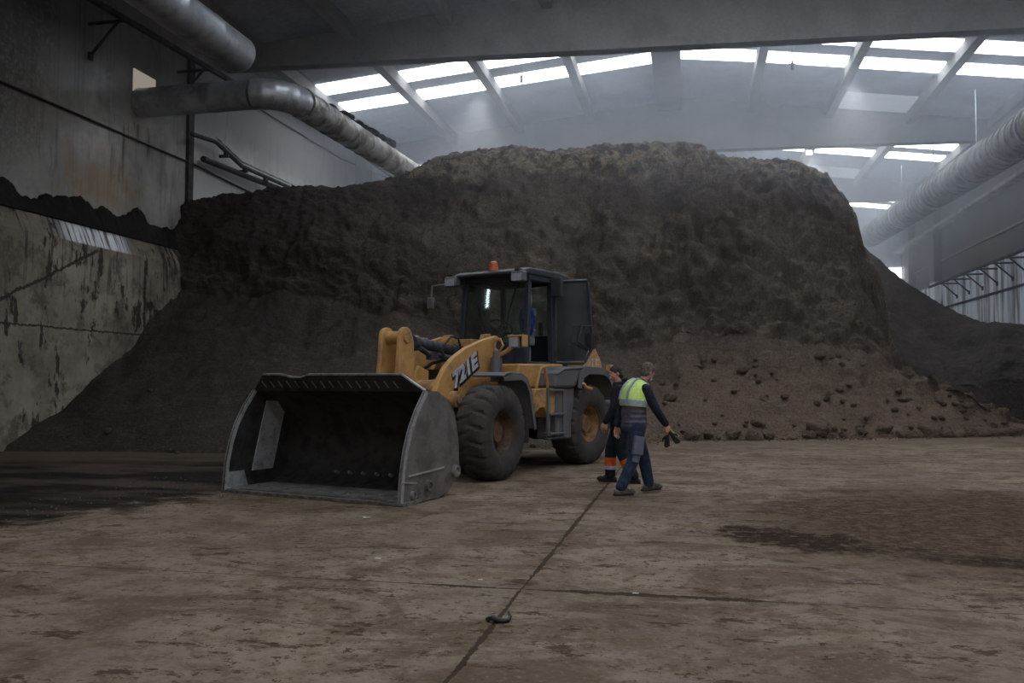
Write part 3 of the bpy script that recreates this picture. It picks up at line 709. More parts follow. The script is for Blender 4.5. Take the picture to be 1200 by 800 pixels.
# --- lift arms with the model lettering on the left one
armp = [(.52, 2.30), (.66, 2.34), (1.15, 2.24), (1.68, 2.09), (2.05, 1.93), (2.30, 1.76), (2.46, 1.57), (2.62, 1.30), (3.05, .62), (3.30, .42), (3.28, .24), (3.10, .22), (2.86, .42), (2.36, 1.02), (2.12, 1.15), (1.86, 1.20), (1.60, 1.33), (1.15, 1.52), (.84, 1.66), (.66, 1.80), (.54, 2.05)]
def lettering(txt, size, o, dx, up, nrm, th, mat, off, parent, name, xf):
    c = bpy.data.curves.new(name, 'FONT'); c.body = txt; c.size = size; c.extrude = th; c.offset = off; c.align_x = 'CENTER'; c.align_y = 'CENTER'; c.space_character = 1.02
    tmp = bpy.data.objects.new(name, c); COL.objects.link(tmp)
    me = bpy.data.meshes.new_from_object(tmp.evaluated_get(bpy.context.evaluated_depsgraph_get())); bpy.data.objects.remove(tmp)
    dx, up, nrm = Vector(dx), Vector(up), Vector(nrm)
    mt = Matrix((( dx.x, up.x, nrm.x, o[0]), (dx.y, up.y, nrm.y, o[1]), (dx.z, up.z, nrm.z, o[2]), (0, 0, 0, 1)))
    me.transform(xf @ mt if xf else mt); me.name = name; me.materials.clear(); me.materials.append(mat)
    ob = bpy.data.objects.new(name, me); COL.objects.link(ob); ob.parent = parent; return ob
for y in (-.56, .52):
    b = MB(); b.side(armp, y, .09); arm = fb(b, 'lift_arm', M['yellow'], bevel=.012)
    b = MB(); b.cyl((2.1, y-.07, 1.27), (2.1, y+.16, 1.27), .13, n=20); b.cyl((2.1, y-.1, 1.27), (2.1, y+.2, 1.27), .07, n=16); fb(b, 'pivot_boss', M['yellow_dirty'], arm)
    b = MB(); b.cyl((.66, y-.07, 2.16), (.66, y+.09, 2.16), .09, n=18); fb(b, 'pivot_pin', M['chassis'], arm)
    if y > 0:
        tilt = atan2(.40, .80); dx, up = (-cos(tilt), 0, sin(tilt)), (sin(tilt)*.75+.02, 0, cos(tilt)); up = Vector((.22, 0, .975)).normalized()
        o_ = (1.70, y+.048, 1.715)
        lettering('721E', .335, (o_[0]-.014, o_[1]+.002, o_[2]-.012), Vector(dx)*1.22, up, (0, 1, 0), .003, M['blackletter'], .040, arm, 'lettering_outline', MF)
        lettering('721E', .335, (o_[0]+.012, y+.056, o_[2]+.010), Vector(dx)*1.22, up, (0, 1, 0), .002, M['silver'], .018, arm, 'model_lettering', MF)
b = MB(); b.cyl((2.36, -.56, 1.42), (2.36, .52, 1.42), .16, n=20); fb(b, 'arm_cross_tube', M['yellow_dirty'])
b = MB()
for y in (-.16, .12): b.side([(2.15, 1.30), (2.55, 1.30), (2.62, 1.55), (2.40, 1.80), (2.12, 1.72)], y, .05)
b.box((2.42, -.02, 1.52), (.25, .34, .3)); fb(b, 'crank_bracket', M['yellow'], bevel=.01)
# --- z-bar bell crank: two tall plates, tilt cylinder, bucket link
for y in (-.19, .15):
    b = MB(); b.side([(2.60, 2.16)]+arc(2.80, 2.22, .16, 165, 15, 8)+[(2.98, 1.9), (3.04, 1.55), (3.06, 1.22), (2.98, .98), (2.84, .95), (2.72, 1.08), (2.60, 1.5)], y, .075); cr = fb(b, 'bell_crank', M['yellow'], bevel=.01)
    b = MB(); b.cyl((2.80, y-.06, 2.22), (2.80, y+.07, 2.22), .085, n=18); b.cyl((2.80, y-.08, 1.55), (2.80, y+.08, 1.55), .07, n=16); fb(b, 'crank_pin', M['yellow_dirty'], cr)
b = MB(); b.cyl((2.80, -.2, 2.22), (2.80, .17, 2.22), .10, n=16); fb(b, 'crank_spacer', M['yellow_dirty'])
b = MB(); b.cyl((2.80, -.02, 2.20), (2.10, -.02, 2.15), .04, n=14); tc = fb(b, 'tilt_cylinder', M['chrome'])
b = MB(); b.cyl((2.36, -.02, 2.165), (1.05, -.02, 2.06), .105, n=20); b.cyl((2.40, -.02, 2.17), (2.26, -.02, 2.16), .125, n=20); b.cyl((1.12, -.02, 2.065), (.95, -.02, 2.05), .12, n=18)
fb(b, 'cylinder_barrel', M['cyl'], tc)
b = MB(); b.tube([(2.3, .08, 2.08), (2.1, .1, 2.0), (1.7, .1, 1.97), (1.2, .09, 1.93)], .045, 8); b.box((1.95, .10, 1.96), (.22, .1, .12)); fb(b, 'cylinder_pipe', M['cyl'], tc)
b = MB(); b.tube([(1.62, .1, 2.14), (1.45, .14, 2.30), (1.25, .15, 2.28), (1.1, .12, 2.10), (1.25, .2, 1.95)], .018, 8); b.tube([(1.75, .12, 2.1), (1.7, .2, 1.9), (1.55, .22, 1.8), (1.3, .22, 1.9)], .02, 8); fb(b, 'hydraulic_hose', M['black'], tc)
b = MB(); b.box((3.15, -.02, 1.08), (.5, .12, .12)); fb(b, 'bucket_link', M['yellow_dirty'], bevel=.01)
# --- front frame and axle
b = MB()
for y in (-.40, .36): b.side([(.15, .62), (.15, 1.1), (.42, 2.2), (.56, 2.38), (.80, 2.36), (1.0, 2.0), (1.45, 1.5), (2.02, 1.05), (2.1, .8), (1.9, .6)], y, .07)
b.box((1.0, -.02, .78), (1.7, .72, .36)); b.box((.70, -.02, 1.95), (.5, .74, .5)); b.box((.75, -.02, 2.2), (.62, .62, .14)); fb(b, 'front_frame', M['yellow_dirty'], bevel=.01)
b = MB(); b.box((1.5, -.02, 1.5), (.5, .5, .5)); b.tube([(1.0, .2, 1.9), (1.4, .25, 1.75), (1.9, .2, 1.62), (2.1, .1, 1.5)], .03, 8); b.tube([(1.1, -.1, 1.95), (1.6, -.15, 1.85), (2.0, -.12, 1.7)], .03, 8); fb(b, 'hydraulic_block', M['chassis'])
for y in (-.48, .44):
    b = MB(); b.cyl((.75, y, .95), (1.55, y, 1.13), .08, n=16); lc = fb(b, 'lift_cylinder', M['cyl']); b = MB(); b.cyl((1.5, y, 1.12), (2.08, y, 1.26), .045, n=14); fb(b, 'cylinder_rod', M['chrome'], lc)
b = MB(); b.cyl((1.63, -1.0, .75), (1.63, 1.0, .75), .17, n=20); b.ball((1.63, 0, .75), .33, 20, 12); fb(b, 'front_axle', M['chassis'])
b = MB(); b.cyl((-1.63, -1.0, .75), (-1.63, 1.0, .75), .17, n=20); b.ball((-1.63, 0, .75), .33, 20, 12); rb(b, 'rear_axle', M['chassis'])
# --- wheels
def wheel(xc, yc, out, rimm, xf, ph):
    W, RO, RI = .26, .755, .335
    prof = [(-W*.80, RI), (-W*.98, RI+.06), (-W*1.06, .50), (-W*1.04, .62), (-W*.98, .685), (-W*.88, .725)]
    n = 192; tread = [(-W*.72, .745), (-W*.5, RO), (-W*.25, RO), (-W*.06, RO), (W*.06, RO), (W*.25, RO), (W*.5, RO), (W*.72, .745)]
    full = prof+tread+[(-a, r) for a, r in prof[::-1]]
    bm = bmesh.new(); rings = []
    for i in range(n):
        a = 2*pi*i/n+ph; ring = []
        for (y, r) in full:
            q = abs(y)/W
            if q < .99 and r > .66:
                f = (a*19/(2*pi)+(.5 if y > 0 else 0)+.32*q) % 1.0
                if f < .24: r -= .036 if q > .3 else .02
                r -= .004*noise.noise(Vector((y*9, a*7, ph)))
            ring.append(bm.verts.new((r*cos(a), y, r*sin(a))))
        rings.append(ring)
    for i in range(n):
        for k in range(len(full)-1): bm.faces.new((rings[i][k], rings[(i+1) % n][k], rings[(i+1) % n][k+1], rings[i][k+1]))
    b = MB(); b.b.free(); b.b = bm
    for f in bm.faces: f.smooth = True
    T = Matrix.Translation((xc, yc, .752))
    bmesh.ops.transform(bm, matrix=T, verts=bm.verts)
    ty = b.build('tyre', M['rubber'], LD, xf, ang=30)
    b = MB(); o = Vector((xc, yc, .752)); ax = Vector((0, out, 0))
    b.lathe([(.385, .245), (.385, .215), (.345, .205), (.325, .12), (.31, .02), (.24, -.02), (.20, .0), (.17, .09), (.15, .13), (.0, .135)], o, ax, 48, False)
    b.lathe([(.365, .235), (.345, -.23), (.385, -.25)], o, ax, 48, False)
    for k in range(14):
        a = 2*pi*k/14; p = o+Vector((.275*cos(a), 0, .275*sin(a)))
        b.cyl(p+ax*-.01, p+ax*.03, .016, n=6)
    b.build('wheel_rim', rimm, ty, xf, ang=40)
for s in (1, -1):
    wheel(1.63, s*1.0, s, M['rim_dark'], MF, .2*s); wheel(-1.63, s*1.0, s, M['rim_tan'], None, .4+s)
# --- front fenders, headlights, canister
for s in (1, -1):
    b = MB(); pts = [(1.70, 1.62), (1.62, 1.66), (1.4, 1.67), (1.08, 1.66), (.88, 1.58), (.76, 1.40), (.66, 1.1), (.56, .76)]
    y0, y1 = (.70, 1.27) if s > 0 else (-1.27, -.70)
    b.strip(pts[::-1], .035, y0, y1); ff = fb(b, 'front_fender', M['grey_plastic'], bevel=.008)
    b = MB(); b.side([(1.70, 1.62), (1.4, 1.67), (1.08, 1.66), (.88, 1.58), (.76, 1.40), (.56, .76), (.62, .74), (.82, 1.36), (.94, 1.52), (1.1, 1.58), (1.68, 1.56)], s*1.27, .02); fb(b, 'fender_lip', M['grey_plastic'], ff)
    b = MB(); b.tube([(.78, s*.55, 1.70), (.80, s*.66, 1.98), (.80, s*.82, 2.05), (.78, s*.98, 2.17)], .042, 8); b.tube([(.80, s*.62, 2.25), (.80, s*.72, 2.27), (.82, s*.78, 2.16), (.80, s*.66, 2.0)], .02, 8); hb = fb(b, 'headlight_bracket', M['yellow'])
    b = MB(); b.box((.73, s*1.0, 2.32), (.22, .26, .03)); b.box((.70, s*1.13, 2.24), (.2, .025, .2)); b.box((.64, s*1.0, 2.23), (.03, .26, .2)); fb(b, 'lamp_hood', M['yellow'], hb, bevel=.006)
    b = MB(); b.box((.76, s*.98, 2.21), (.13, .19, .2)); fb(b, 'lamp_housing', M['grey_plastic'], hb, bevel=.015)
    b = MB(); b.box((.828, s*.98, 2.215), (.012, .16, .165)); fb(b, 'lamp_lens', M['lampglass'], hb)
    b = MB(); b.cyl((.95, s*.72, 1.55), (.95, s*.72, 1.95), .10, n=18); b.cyl((.95, s*.72, 1.95), (.95, s*.72, 2.03), .055, n=14); b.ball((.95, s*.72, 2.05), .05, 10, 8); fb(b, 'accumulator', M['grey_plastic'])
    b = MB(); b.box((.72, s*.58, 1.98), (.1, .05, .62)); fb(b, 'bracket_post', M['yellow'])
# --- rear frame, platform, tank, steps
b = MB(); b.box((-1.7, 0, .95), (3.3, .86, .6)); b.box((-.2, 0, .75), (.6, .6, .3)); b.side([(.1, .6), (.1, 1.3), (-.3, 1.45), (-.6, 1.45), (-.6, .55)], 0, .8); rb(b, 'rear_frame', M['chassis'], bevel=.02)
b = MB(); b.cyl((0, -.12, .55), (0, -.12, 1.35), .13, n=16); rb(b, 'articulation_pin', M['chassis'])
b = MB(); b.side([(.32, 1.62), (.28, 1.86), (-1.2, 1.88), (-1.2, 1.45), (-.7, 1.43), (.1, 1.45)], 0, 1.78); rb(b, 'cab_platform', M['yellow'], bevel=.03)
for s in (1, -1):
    b = MB(); b.side([(.28, 1.00), (.28, 1.42), (-.38, 1.44), (-.38, .98), (-.15, .92), (-.05, 1.1), (.1, 1.1)], s*1.05, .34); st = rb(b, 'step_box', M['yellow_dirty'], bevel=.015)
    b = MB()
    for x in (-.12, -.62): b.box((x, s*1.24, 1.02), (.06, .05, .84))
    for z in (.64, .98, 1.4): b.box((-.37, s*1.2, z), (.5, .2, .035))
    rb(b, 'ladder', M['grey_plastic'], st, bevel=.006)
    b = MB(); b.tube([(.06, s*1.1, 1.42), (.03, s*1.16, 1.74), (-.02, s*1.17, 1.80), (-.10, s*1.17, 1.80), (-.16, s*1.16, 1.72), (-.30, s*1.12, 1.44)], .03, 10); rb(b, 'grab_rail', M['yellow'], st)
    b = MB(); b.side([(-.40, .52), (-.40, 1.45), (-1.04, 1.45), (-1.0, 1.1), (-.92, .86), (-.92, .52)], s*1.02, .44); rb(b, 'fuel_tank', M['grey_plastic'], bevel=.04)
    b = MB(); b.box((-.30, s*1.26, .56), (.6, .1, .03)); b.box((.3, s*.86, .75), (.34, .3, .5)); rb(b, 'lower_step', M['charcoal'], bevel=.01)
    # rear fender: moulded grey cover over the wheel with a front block and hanging lip
    b = MB(); pts = [(-.30, 1.70), (-.55, 1.80), (-1.25, 1.83), (-2.0, 1.81), (-2.25, 1.70), (-2.40, 1.45), (-2.46, 1.2)]
    y0, y1 = (.60, 1.32) if s > 0 else (-1.32, -.60)
    b.strip(pts, .05, y0, y1); rf = rb(b, 'rear_fender', M['grey_plastic'], bevel=.02)
    b = MB(); b.side([(-.26, 1.44), (-.32, 1.72), (-.60, 1.82), (-1.2, 1.82), (-1.02, 1.5), (-.95, 1.44)], s*1.0, .6); rb(b, 'fender_block', M['grey_plastic'], rf, bevel=.05)
    b = MB(); b.side([(-1.0, 1.45), (-1.1, 1.74), (-1.3, 1.83), (-2.0, 1.81), (-2.25, 1.70), (-2.40, 1.45), (-2.46, 1.2), (-2.40, 1.2), (-2.32, 1.42), (-2.18, 1.60), (-1.95, 1.68), (-1.4, 1.69), (-1.22, 1.62), (-1.1, 1.42)], s*1.32, .03); rb(b, 'fender_lip', M['grey_plastic'], rf)
    b = MB(); b.box((-1.62, s*.64, 1.35), (1.5, .04, .95)); rb(b, 'wheel_arch', M['charcoal'], rf)
    b = MB(); b.tube([(-1.13, s*1.36, 1.52), (-1.22, s*1.37, 1.45), (-1.42, s*1.37, 1.42)], .028, 8); rb(b, 'mud_flap_stay', M['amber'], rf)
    b = MB(); b.box((-2.85, s*.98, 1.72), (.10, .12, .34)); rb(b, 'tail_lamp', M['amber'], rf, bevel=.01)
    b = MB(); b.box((-2.7, s*.75, 1.55), (.1, .5, .1)); rb(b, 'tail_lamp_bracket', M['chassis'], rf)
# --- engine hood with side lettering, counterweight
hoodp = [(-1.62, 1.7), (-1.62, 2.44), (-2.0, 2.44), (-2.5, 2.40), (-2.95, 2.26), (-3.20, 2.0), (-3.32, 1.6), (-3.35, 1.1), (-1.62, 1.1)]
b = MB(); b.side(hoodp, 0, 1.22); hood = rb(b, 'engine_hood', M['yellow'], bevel=.07, seg=3)
for s in (1, -1):
    if s > 0: lettering('721E', .36, (-2.72, s*.613, 1.88), (-1*s, 0, 0), (0, 0, 1), (0, s, 0), .002, M['silver'], .004, hood, 'model_lettering', None)
    b = MB(); b.prism([(-1.62, 2.30), (-2.3, 2.28), (-2.3, 2.0), (-1.62, 2.0)], (0, s*.608, 0), (1, 0, 0), (0, 0, 1), (0, s*.012, 0))
    rb(b, 'hood_vent', M['charcoal'], hood)
b = MB(); b.side([(-2.6, .6), (-2.6, 1.15), (-3.42, 1.2), (-3.45, .85), (-3.2, .6)], 0, 2.1); rb(b, 'counterweight', M['charcoal'], bevel=.05)
b = MB(); b.cyl((-2.2, -.25, 2.4), (-2.2, -.25, 2.75), .06, n=14); rb(b, 'exhaust_pipe', M['chassis'])
# --- cab
CX0, CX1, CW = -.20, -1.52, .74
b = MB()
def post(a, c, w_): b.tube([a, c], w_*.62, 4)
for s in (1, -1):
    post((CX0+.03, s*CW, 1.82), (CX0-.10, s*(CW-.03), 3.46), .10); post((-.98, s*(CW+.03), 1.86), (-1.0, s*(CW), 3.46), .12); post((CX1, s*(CW-.05), 1.9), (CX1+.06, s*(CW-.06), 3.46), .10)
    b.box((-.86, s*CW, 3.43), (1.3, .1, .1)); b.box((-.86, s*CW, 1.87), (1.35, .08, .08))
b.box((CX0-.08, 0, 3.44), (.1, 1.46, .09)); b.box((CX1+.05, 0, 3.44), (.1, 1.4, .09)); b.box((CX0+.02, 0, 2.24), (.07, 1.46, .07)); b.box((CX1, 0, 2.4), (.06, 1.4, .07))
b.box((-.86, 0, 1.85), (1.36, 1.5, .06)); b.box((CX1+.02, 0, 2.1), (.04, 1.4, .55))
cab = rb(b, 'cab_frame', M['cab_dark'], bevel=.008)
b = MB(); b.side([(.03, 3.47), (.04, 3.53), (-.2, 3.60), (-1.2, 3.61), (-1.58, 3.56), (-1.62, 3.46)], 0, 1.62); rb(b, 'cab_roof', M['charcoal'], cab, bevel=.04, seg=3)
b = MB()
xw = lambda z: CX0+.03-(z-1.82)*.079
vs = [b.b.verts.new((xw(z)+d, y, z)) for d in (0, .006) for y, z in ((-CW+.04, 2.27), (CW-.04, 2.27), (CW-.06, 3.40), (-CW+.06, 3.40))]
b.b.faces.new(vs[:4][::-1]); b.b.faces.new(vs[4:])
for k in range(4): b.b.faces.new((vs[k], vs[(k+1) % 4], vs[4+(k+1) % 4], vs[4+k]))
rb(b, 'windscreen', M['glass'], cab)
for s in (1, -1):
    b = MB(); b.side([(CX0+.0, 1.92), (-.1-.2, 3.38), (-.98, 3.38), (-.95, 1.92)], s*CW, .006) if s < 0 else b.side([(-1.05, 1.95), (-1.05, 3.38), (CX1+.1, 3.38), (CX1+.03, 1.95)], s*CW, .006)
    rb(b, 'side_window', M['glass'], cab)
    b = MB(); b.side([(CX0+.04, 1.88), (CX0, 2.24), (CX0+.06, 2.24), (CX0+.1, 1.88)], s*(CW-.1), .2); b.prism([(0, 1.88), (.66*s, 1.88), (.66*s, 2.22), (0, 2.22)], (CX0+.03, .02*s, 0), (0, 1, 0), (0, 0, 1), (.02, 0, 0)); rb(b, 'cab_front_panel', M['cab_dark'], cab)
b = MB(); b.box((CX1+.03, 0, 2.9), (.006, 1.3, .94)); rb(b, 'rear_window', M['glass'], cab)
# seat, wheel, console
b = MB(); b.box((-.98, -.02, 2.32), (.52, .52, .16)); b.box((-1.2, -.02, 2.66), (.15, .5, .62), Matrix.Rotation(radians(-8), 3, 'Y')); b.box((-1.25, -.02, 3.06), (.11, .28, .2)); b.box((-1.0, -.02, 2.05), (.4, .4, .34)); b.box((-.95, .28, 2.52), (.4, .09, .06)); b.box((-.95, -.32, 2.52), (.4, .09, .06))
rb(b, 'operator_seat', M['seat'], cab, bevel=.04, seg=3)
b = MB(); ax = Vector((-.55, 0, .83)).normalized(); c0 = Vector((-.62, -.12, 2.58)); u = Vector((.83, 0, .55)).normalized(); v2 = Vector((0, 1, 0))
b.tube([c0+(u*cos(2*pi*k/28)+v2*sin(2*pi*k/28))*.22 for k in range(29)], .019, 8, False)
for a in (pi/2, pi*7/6, pi*11/6): b.tube([c0, c0+(u*cos(a)+v2*sin(a))*.21], .014, 6)
b.ball(c0, .05, 10, 8); rb(b, 'steering_wheel', M['black'], cab)
b = MB(); b.tube([c0-ax*.02, Vector((-.46, -.12, 2.30)), Vector((-.36, -.12, 1.9))], .06, 10); b.box((-.38, -.12, 2.15), (.16, .3, .5)); rb(b, 'steering_column', M['black'], cab, bevel=.02)
b = MB(); b.box((-.75, -.52, 2.3), (.6, .18, .6)); b.box((-.42, .42, 2.2), (.1, .2, .5)); b.tube([(-.62, -.5, 2.55), (-.58, -.48, 2.8)], .02, 8); b.ball((-.58, -.48, 2.82), .035, 10, 8); rb(b, 'control_console', M['black'], cab, bevel=.02)
# wipers, cab lamps, beacon, mirrors, antenna
b = MB(); b.tube([(xw(2.2)+.04, -.18, 2.2), (xw(2.5)+.03, -.30, 2.5)], .017, 6); b.tube([(xw(2.3)+.025, -.22, 2.30), (xw(2.95)+.02, -.42, 2.95)], .012, 6); b.tube([(xw(2.2)+.05, -.1, 2.16), (xw(2.6)+.03, -.27, 2.62)], .017, 6); rb(b, 'wiper', M['black'], cab)
b = MB(); b.tube([(xw(3.38)+.03, .50, 3.36), (xw(2.9)+.03, .36, 2.9), (xw(2.45)+.025, .26, 2.42)], .014, 6); rb(b, 'wiper', M['black'], cab)
for s, yy in ((1, .72), (-1, -.80)):
    b = MB(); b.box((.02, yy, 3.42), (.16, .26, .19)); cl = rb(b, 'cab_work_lamp', M['grey_plastic'], cab, bevel=.03)
    b = MB(); b.box((.104, yy, 3.40), (.012, .21, .13)); rb(b, 'work_lamp_lens', M['lampglass'], cab)
    b = MB(); b.box((.02, yy, 3.53), (.14, .1, .04)); rb(b, 'lamp_mount', M['black'], cab)
b = MB(); b.cyl((-.2, 0, 3.58), (-.2, 0, 3.66), .10, .09, 20); b.lathe([(.085, 0), (.086, .05), (.074, .085), (.04, .105), (0, .11)], (-.2, 0, 3.66), (0, 0, 1), 20); rb(b, 'beacon', M['beacon'], cab)
b = MB(); b.tube([(-.1, -.80, 3.40), (.15, -1.0, 3.36), (.22, -1.12, 3.34), (.20, -1.16, 3.1)], .016, 6); mr = rb(b, 'mirror_arm', M['grey_plastic'], cab); b = MB(); b.box((.2, -1.17, 3.02), (.05, .15, .22)); rb(b, 'mirror', M['grey_plastic'], cab, bevel=.02)
b = MB(); b.tube([(-.9, .78, 3.42), (-.86, .92, 3.42), (-.86, .95, 3.4)], .02, 6); b.box((-.86, .97, 3.28), (.09, .22, .34)); rb(b, 'mirror', M['charcoal'], cab, bevel=.03)
b = MB(); b.cyl((-.05, -.86, 2.2), (-.08, -.98, 3.16), .007, n=6); b.tube([(-.08, -.98, 3.16), (-.1, -.9, 3.18), (-.12, -.78, 3.2)], .007, 6); rb(b, 'antenna', M['black'], cab)
# door, swung fully back against the side
hx, hy, ex, ey = -1.02, .82, -1.90, 1.06
def dp(t, z): return Vector((hx+(ex-hx)*t, hy+(ey-hy)*t, z))
b = MB(); fr = [dp(0, 1.90), dp(.02, 3.42), dp(.90, 3.50), dp(.95, 3.44), dp(1.08, 2.30), dp(1.06, 2.18), dp(.86, 1.93), dp(.80, 1.90), dp(0, 1.90)]
b.tube(fr, .03, 8); door = rb(b, 'cab_door', M['cab_dark'])
b = MB(); nn_ = Vector((-(ey-hy), ex-hx, 0)).normalized()*.006
b.prism([(0, 0), (0, 1.5), (.79, 1.57), (.93, .42), (.74, .03)], dp(.03, 1.92), Vector((ex-hx, ey-hy, 0)).normalized(), (0, 0, 1), nn_); rb(b, 'door_glass', M['door_glass'], door)
b = MB(); b.tube([dp(.98, 2.62)+Vector((0, .03, 0)), dp(.62, 2.60)+Vector((0, .1, 0)), dp(.50, 2.30)+Vector((0, .1, 0)), dp(.98, 2.15)+Vector((0, .03, 0))], .018, 8); b.box(dp(1.0, 2.32)+Vector((0, .03, 0)), (.14, .08, .3)); rb(b, 'door_handle', M['black'], door)
b = MB()
for z in (2.05, 3.3): b.cyl(dp(0, z-.06), dp(0, z+.06), .04, n=12)
rb(b, 'door_hinge', M['black'], door)
# --- blue jacket and pale rag hanging behind the door opening
def cloth(name, label, cat, pos, size, m, seed, rz):
    bm = bmesh.new(); bmesh.ops.create_icosphere(bm, subdivisions=4, radius=1)
    for v_ in bm.verts:
        n_ = v_.co.normalized(); k = 1+.22*noise.noise(Vector((n_.x*2, n_.y*2, n_.z*.8+seed)))+.12*noise.noise(Vector((n_.x*6, n_.y*6, n_.z+seed)))
        q = Vector((n_.x*size[0], n_.y*size[1], n_.z*size[2]))*k; q.x *= 1-.35*(n_.z > 0)*n_.z; q.y *= 1-.35*(n_.z > 0)*n_.z; v_.co = q
    for f in bm.faces: f.smooth = True
    me = bpy.data.meshes.new(name); bm.to_mesh(me); bm.free(); me.materials.append(m)
    ob = bpy.data.objects.new(name, me); COL.objects.link(ob); ob.location = Matrix.Translation(LP) @ Matrix.Rotation(AR, 4, 'Z') @ Vector(pos); ob.rotation_euler = (0, 0, AR+rz); return tag(ob, label, cat)
M['blue'] = grime('blue_work_cloth', (34, 62, 136), (26, 46, 104), 9, .9, 0, .2)
M['white_rag'] = grime('pale_rag', (196, 200, 206), (160, 164, 172), 9, .9, 0, .2)
cloth('work_jacket', 'blue work jacket hanging inside the open loader cab beside the seat', 'jacket', (-.78, .36, 2.72), (.13, .15, .32), M['blue'], 3, .2)
cloth('rag', 'pale rag hanging above the blue jacket in the loader cab', 'rag', (-.76, .42, 3.1), (.05, .055, .2), M['white_rag'], 8, .2)
# ------------------------------------------------------------------ people (local: x forward, y left, z up, feet on 0)
def solid(b, name, m, parent, voxel=.008, smooth=3):
    """closed overlapping shapes fused into one continuous skin"""
    me = bpy.data.meshes.new(name); b.b.to_mesh(me); b.b.free()
    tmp = bpy.data.objects.new(name, me); COL.objects.link(tmp)
    r = tmp.modifiers.new('r', 'REMESH'); r.mode = 'VOXEL'; r.voxel_size = voxel
    s = tmp.modifiers.new('s', 'SMOOTH'); s.iterations = smooth; s.factor = .5
    me2 = bpy.data.meshes.new_from_object(tmp.evaluated_get(bpy.context.evaluated_depsgraph_get()))
    bpy.data.objects.remove(tmp); me2.name = name; me2.materials.clear(); me2.materials.append(m)
    me2.polygons.foreach_set('use_smooth', [True]*len(me2.polygons))
    o = bpy.data.objects.new(name, me2); COL.objects.link(o)
    if parent: o.parent = parent
    return o
def limb(b, pts, rads, n=14):
    for p, r in zip(pts, rads): b.ball(p, r, 14, 10)
    for i in range(len(pts)-1): b.tube([pts[i], pts[i+1]], [rads[i], rads[i+1]], n)
def loft(b, rings, n=28, p=2.4):
    """superellipse rings (centre, half depth x, half width y, tilt) joined into a closed tube"""
    prev = None
    for c, rx, ry, tl in rings:
        r = []
        for k in range(n):
            a = 2*pi*k/n; ca, sa = cos(a), sin(a); q = (abs(ca)**p+abs(sa)**p)**(-1/p)
            v = Vector((rx*ca*q, ry*sa*q, 0)); v.rotate(Matrix.Rotation(tl, 3, 'Y')); r.append(b.b.verts.new(Vector(c)+v))
        if prev:
            for k in range(n): b.b.faces.new((prev[k], prev[(k+1) % n], r[(k+1) % n], r[k]))
        else: b.b.faces.new(r[::-1])
        prev = r
    b.b.faces.new(prev)
def hand(b, wrist, d, side, curl, lat):
    """palm, four unequal bent fingers and a thumb leaving the side of the palm; d down the hand, side towards the thumb, lat the way the fingers curl"""
    w, d, s, l = Vector(wrist), Vector(d).normalized(), Vector(side).normalized(), Vector(lat).normalized()
    b.tube([w-d*.05, w+d*.015], [.030, .027], 12); b.ball(w, .028, 12, 8)
    for k in range(5):
        t = -1+.5*k; b.tube([w+d*.0+s*t*.018, w+d*.085+s*t*.036], [.015, .014], 8); b.ball(w+d*.085+s*t*.036, .014, 8, 6)
    for k, L in enumerate((.072, .082, .077, .060)):
        t = .036-.024*k; p = w+d*.088+s*t; a = 0; dirn = d
        pts = [p-d*.02]
        for j, f in enumerate((.45, .32, .25)):
            a += curl*(.7 if j == 0 else .5); pts.append(pts[-1]+(d*cos(a)+l*sin(a)+s*t*1.2).normalized()*L*f*1.15 + (d*.02 if j == 0 else Vector()))
        b.tube(pts, [.0088, .0086, .008, .007], 8); b.ball(pts[-1], .007, 8, 6); b.ball(pts[1], .0088, 8, 6); b.ball(pts[2], .0084, 8, 6)
    p0 = w+d*.025+s*.022; p1 = p0+(d*.6+s*.75+l*.2).normalized()*.042; p2 = p1+(d*.9+s*.15+l*.5*curl).normalized()*.034; p3 = p2+(d*.9-s*.1+l*.6*curl).normalized()*.026
    b.tube([p0, p1, p2, p3], [.014, .0115, .0098, .0078], 8); b.ball(p1, .0115, 8, 6); b.ball(p2, .0098, 8, 6); b.ball(p3, .0078, 8, 6)
def head(b, c, rot):
    c = Vector(c); P = lambda v: c+rot @ Vector(v)
    b.ball(P((-.008, 0, .022)), .098, 22, 16, (1.0, .80, 1.0), rot)
    b.ball(P((.022, 0, -.045)), .075, 18, 12, (.95, .80, .98), rot); b.ball(P((.052, 0, -.082)), .034, 14, 10, (1, 1.1, .75), rot)
    b.tube([P((.085, 0, .018)), P((.108, 0, -.026))], [.009, .015], 10); b.ball(P((.106, 0, -.027)), .0145, 10, 8)
    b.ball(P((.084, 0, .030)), .02, 12, 8, (.8, 2.1, .5), rot)
    b.ball(P((.084, 0, -.062)), .014, 12, 8, (.8, 1.7, .4), rot); b.ball(P((.082, 0, -.073)), .013, 12, 8, (.8, 1.5, .4), rot)
    for s in (1, -1): b.ball(P((-.012, s*.080, -.010)), .027, 12, 8, (.62, .3, 1.1), rot); b.ball(P((.058, s*.042, -.022)), .022, 10, 8, (1, 1, .8), rot)
def eyes(c, rot, parent, ms, mp):
    c = Vector(c)
    for s in (1, -1):
        b = MB(); b.ball(c+rot @ Vector((.080, s*.032, .010)), .0115, 12, 8); e = b.build('eye', ms, parent)
        b = MB(); b.ball(c+rot @ Vector((.0885, s*.032, .010)), .0052, 10, 8); b.build('iris', mp, e)
M['skin'] = grime('skin', (200, 150, 128), (186, 134, 114), 12, .55, 0, .05)
M['eye_white'] = grime('eye_white', (220, 215, 208), (210, 205, 200), 9, .3)
M['iris'] = grime('dark_iris', (50, 38, 30), (40, 30, 24), 9, .3)
M['hair_grey'] = grime('greying_hair', (112, 104, 96), (78, 72, 66), 40, .8, 0, .5, .4, .6, .01, 120)
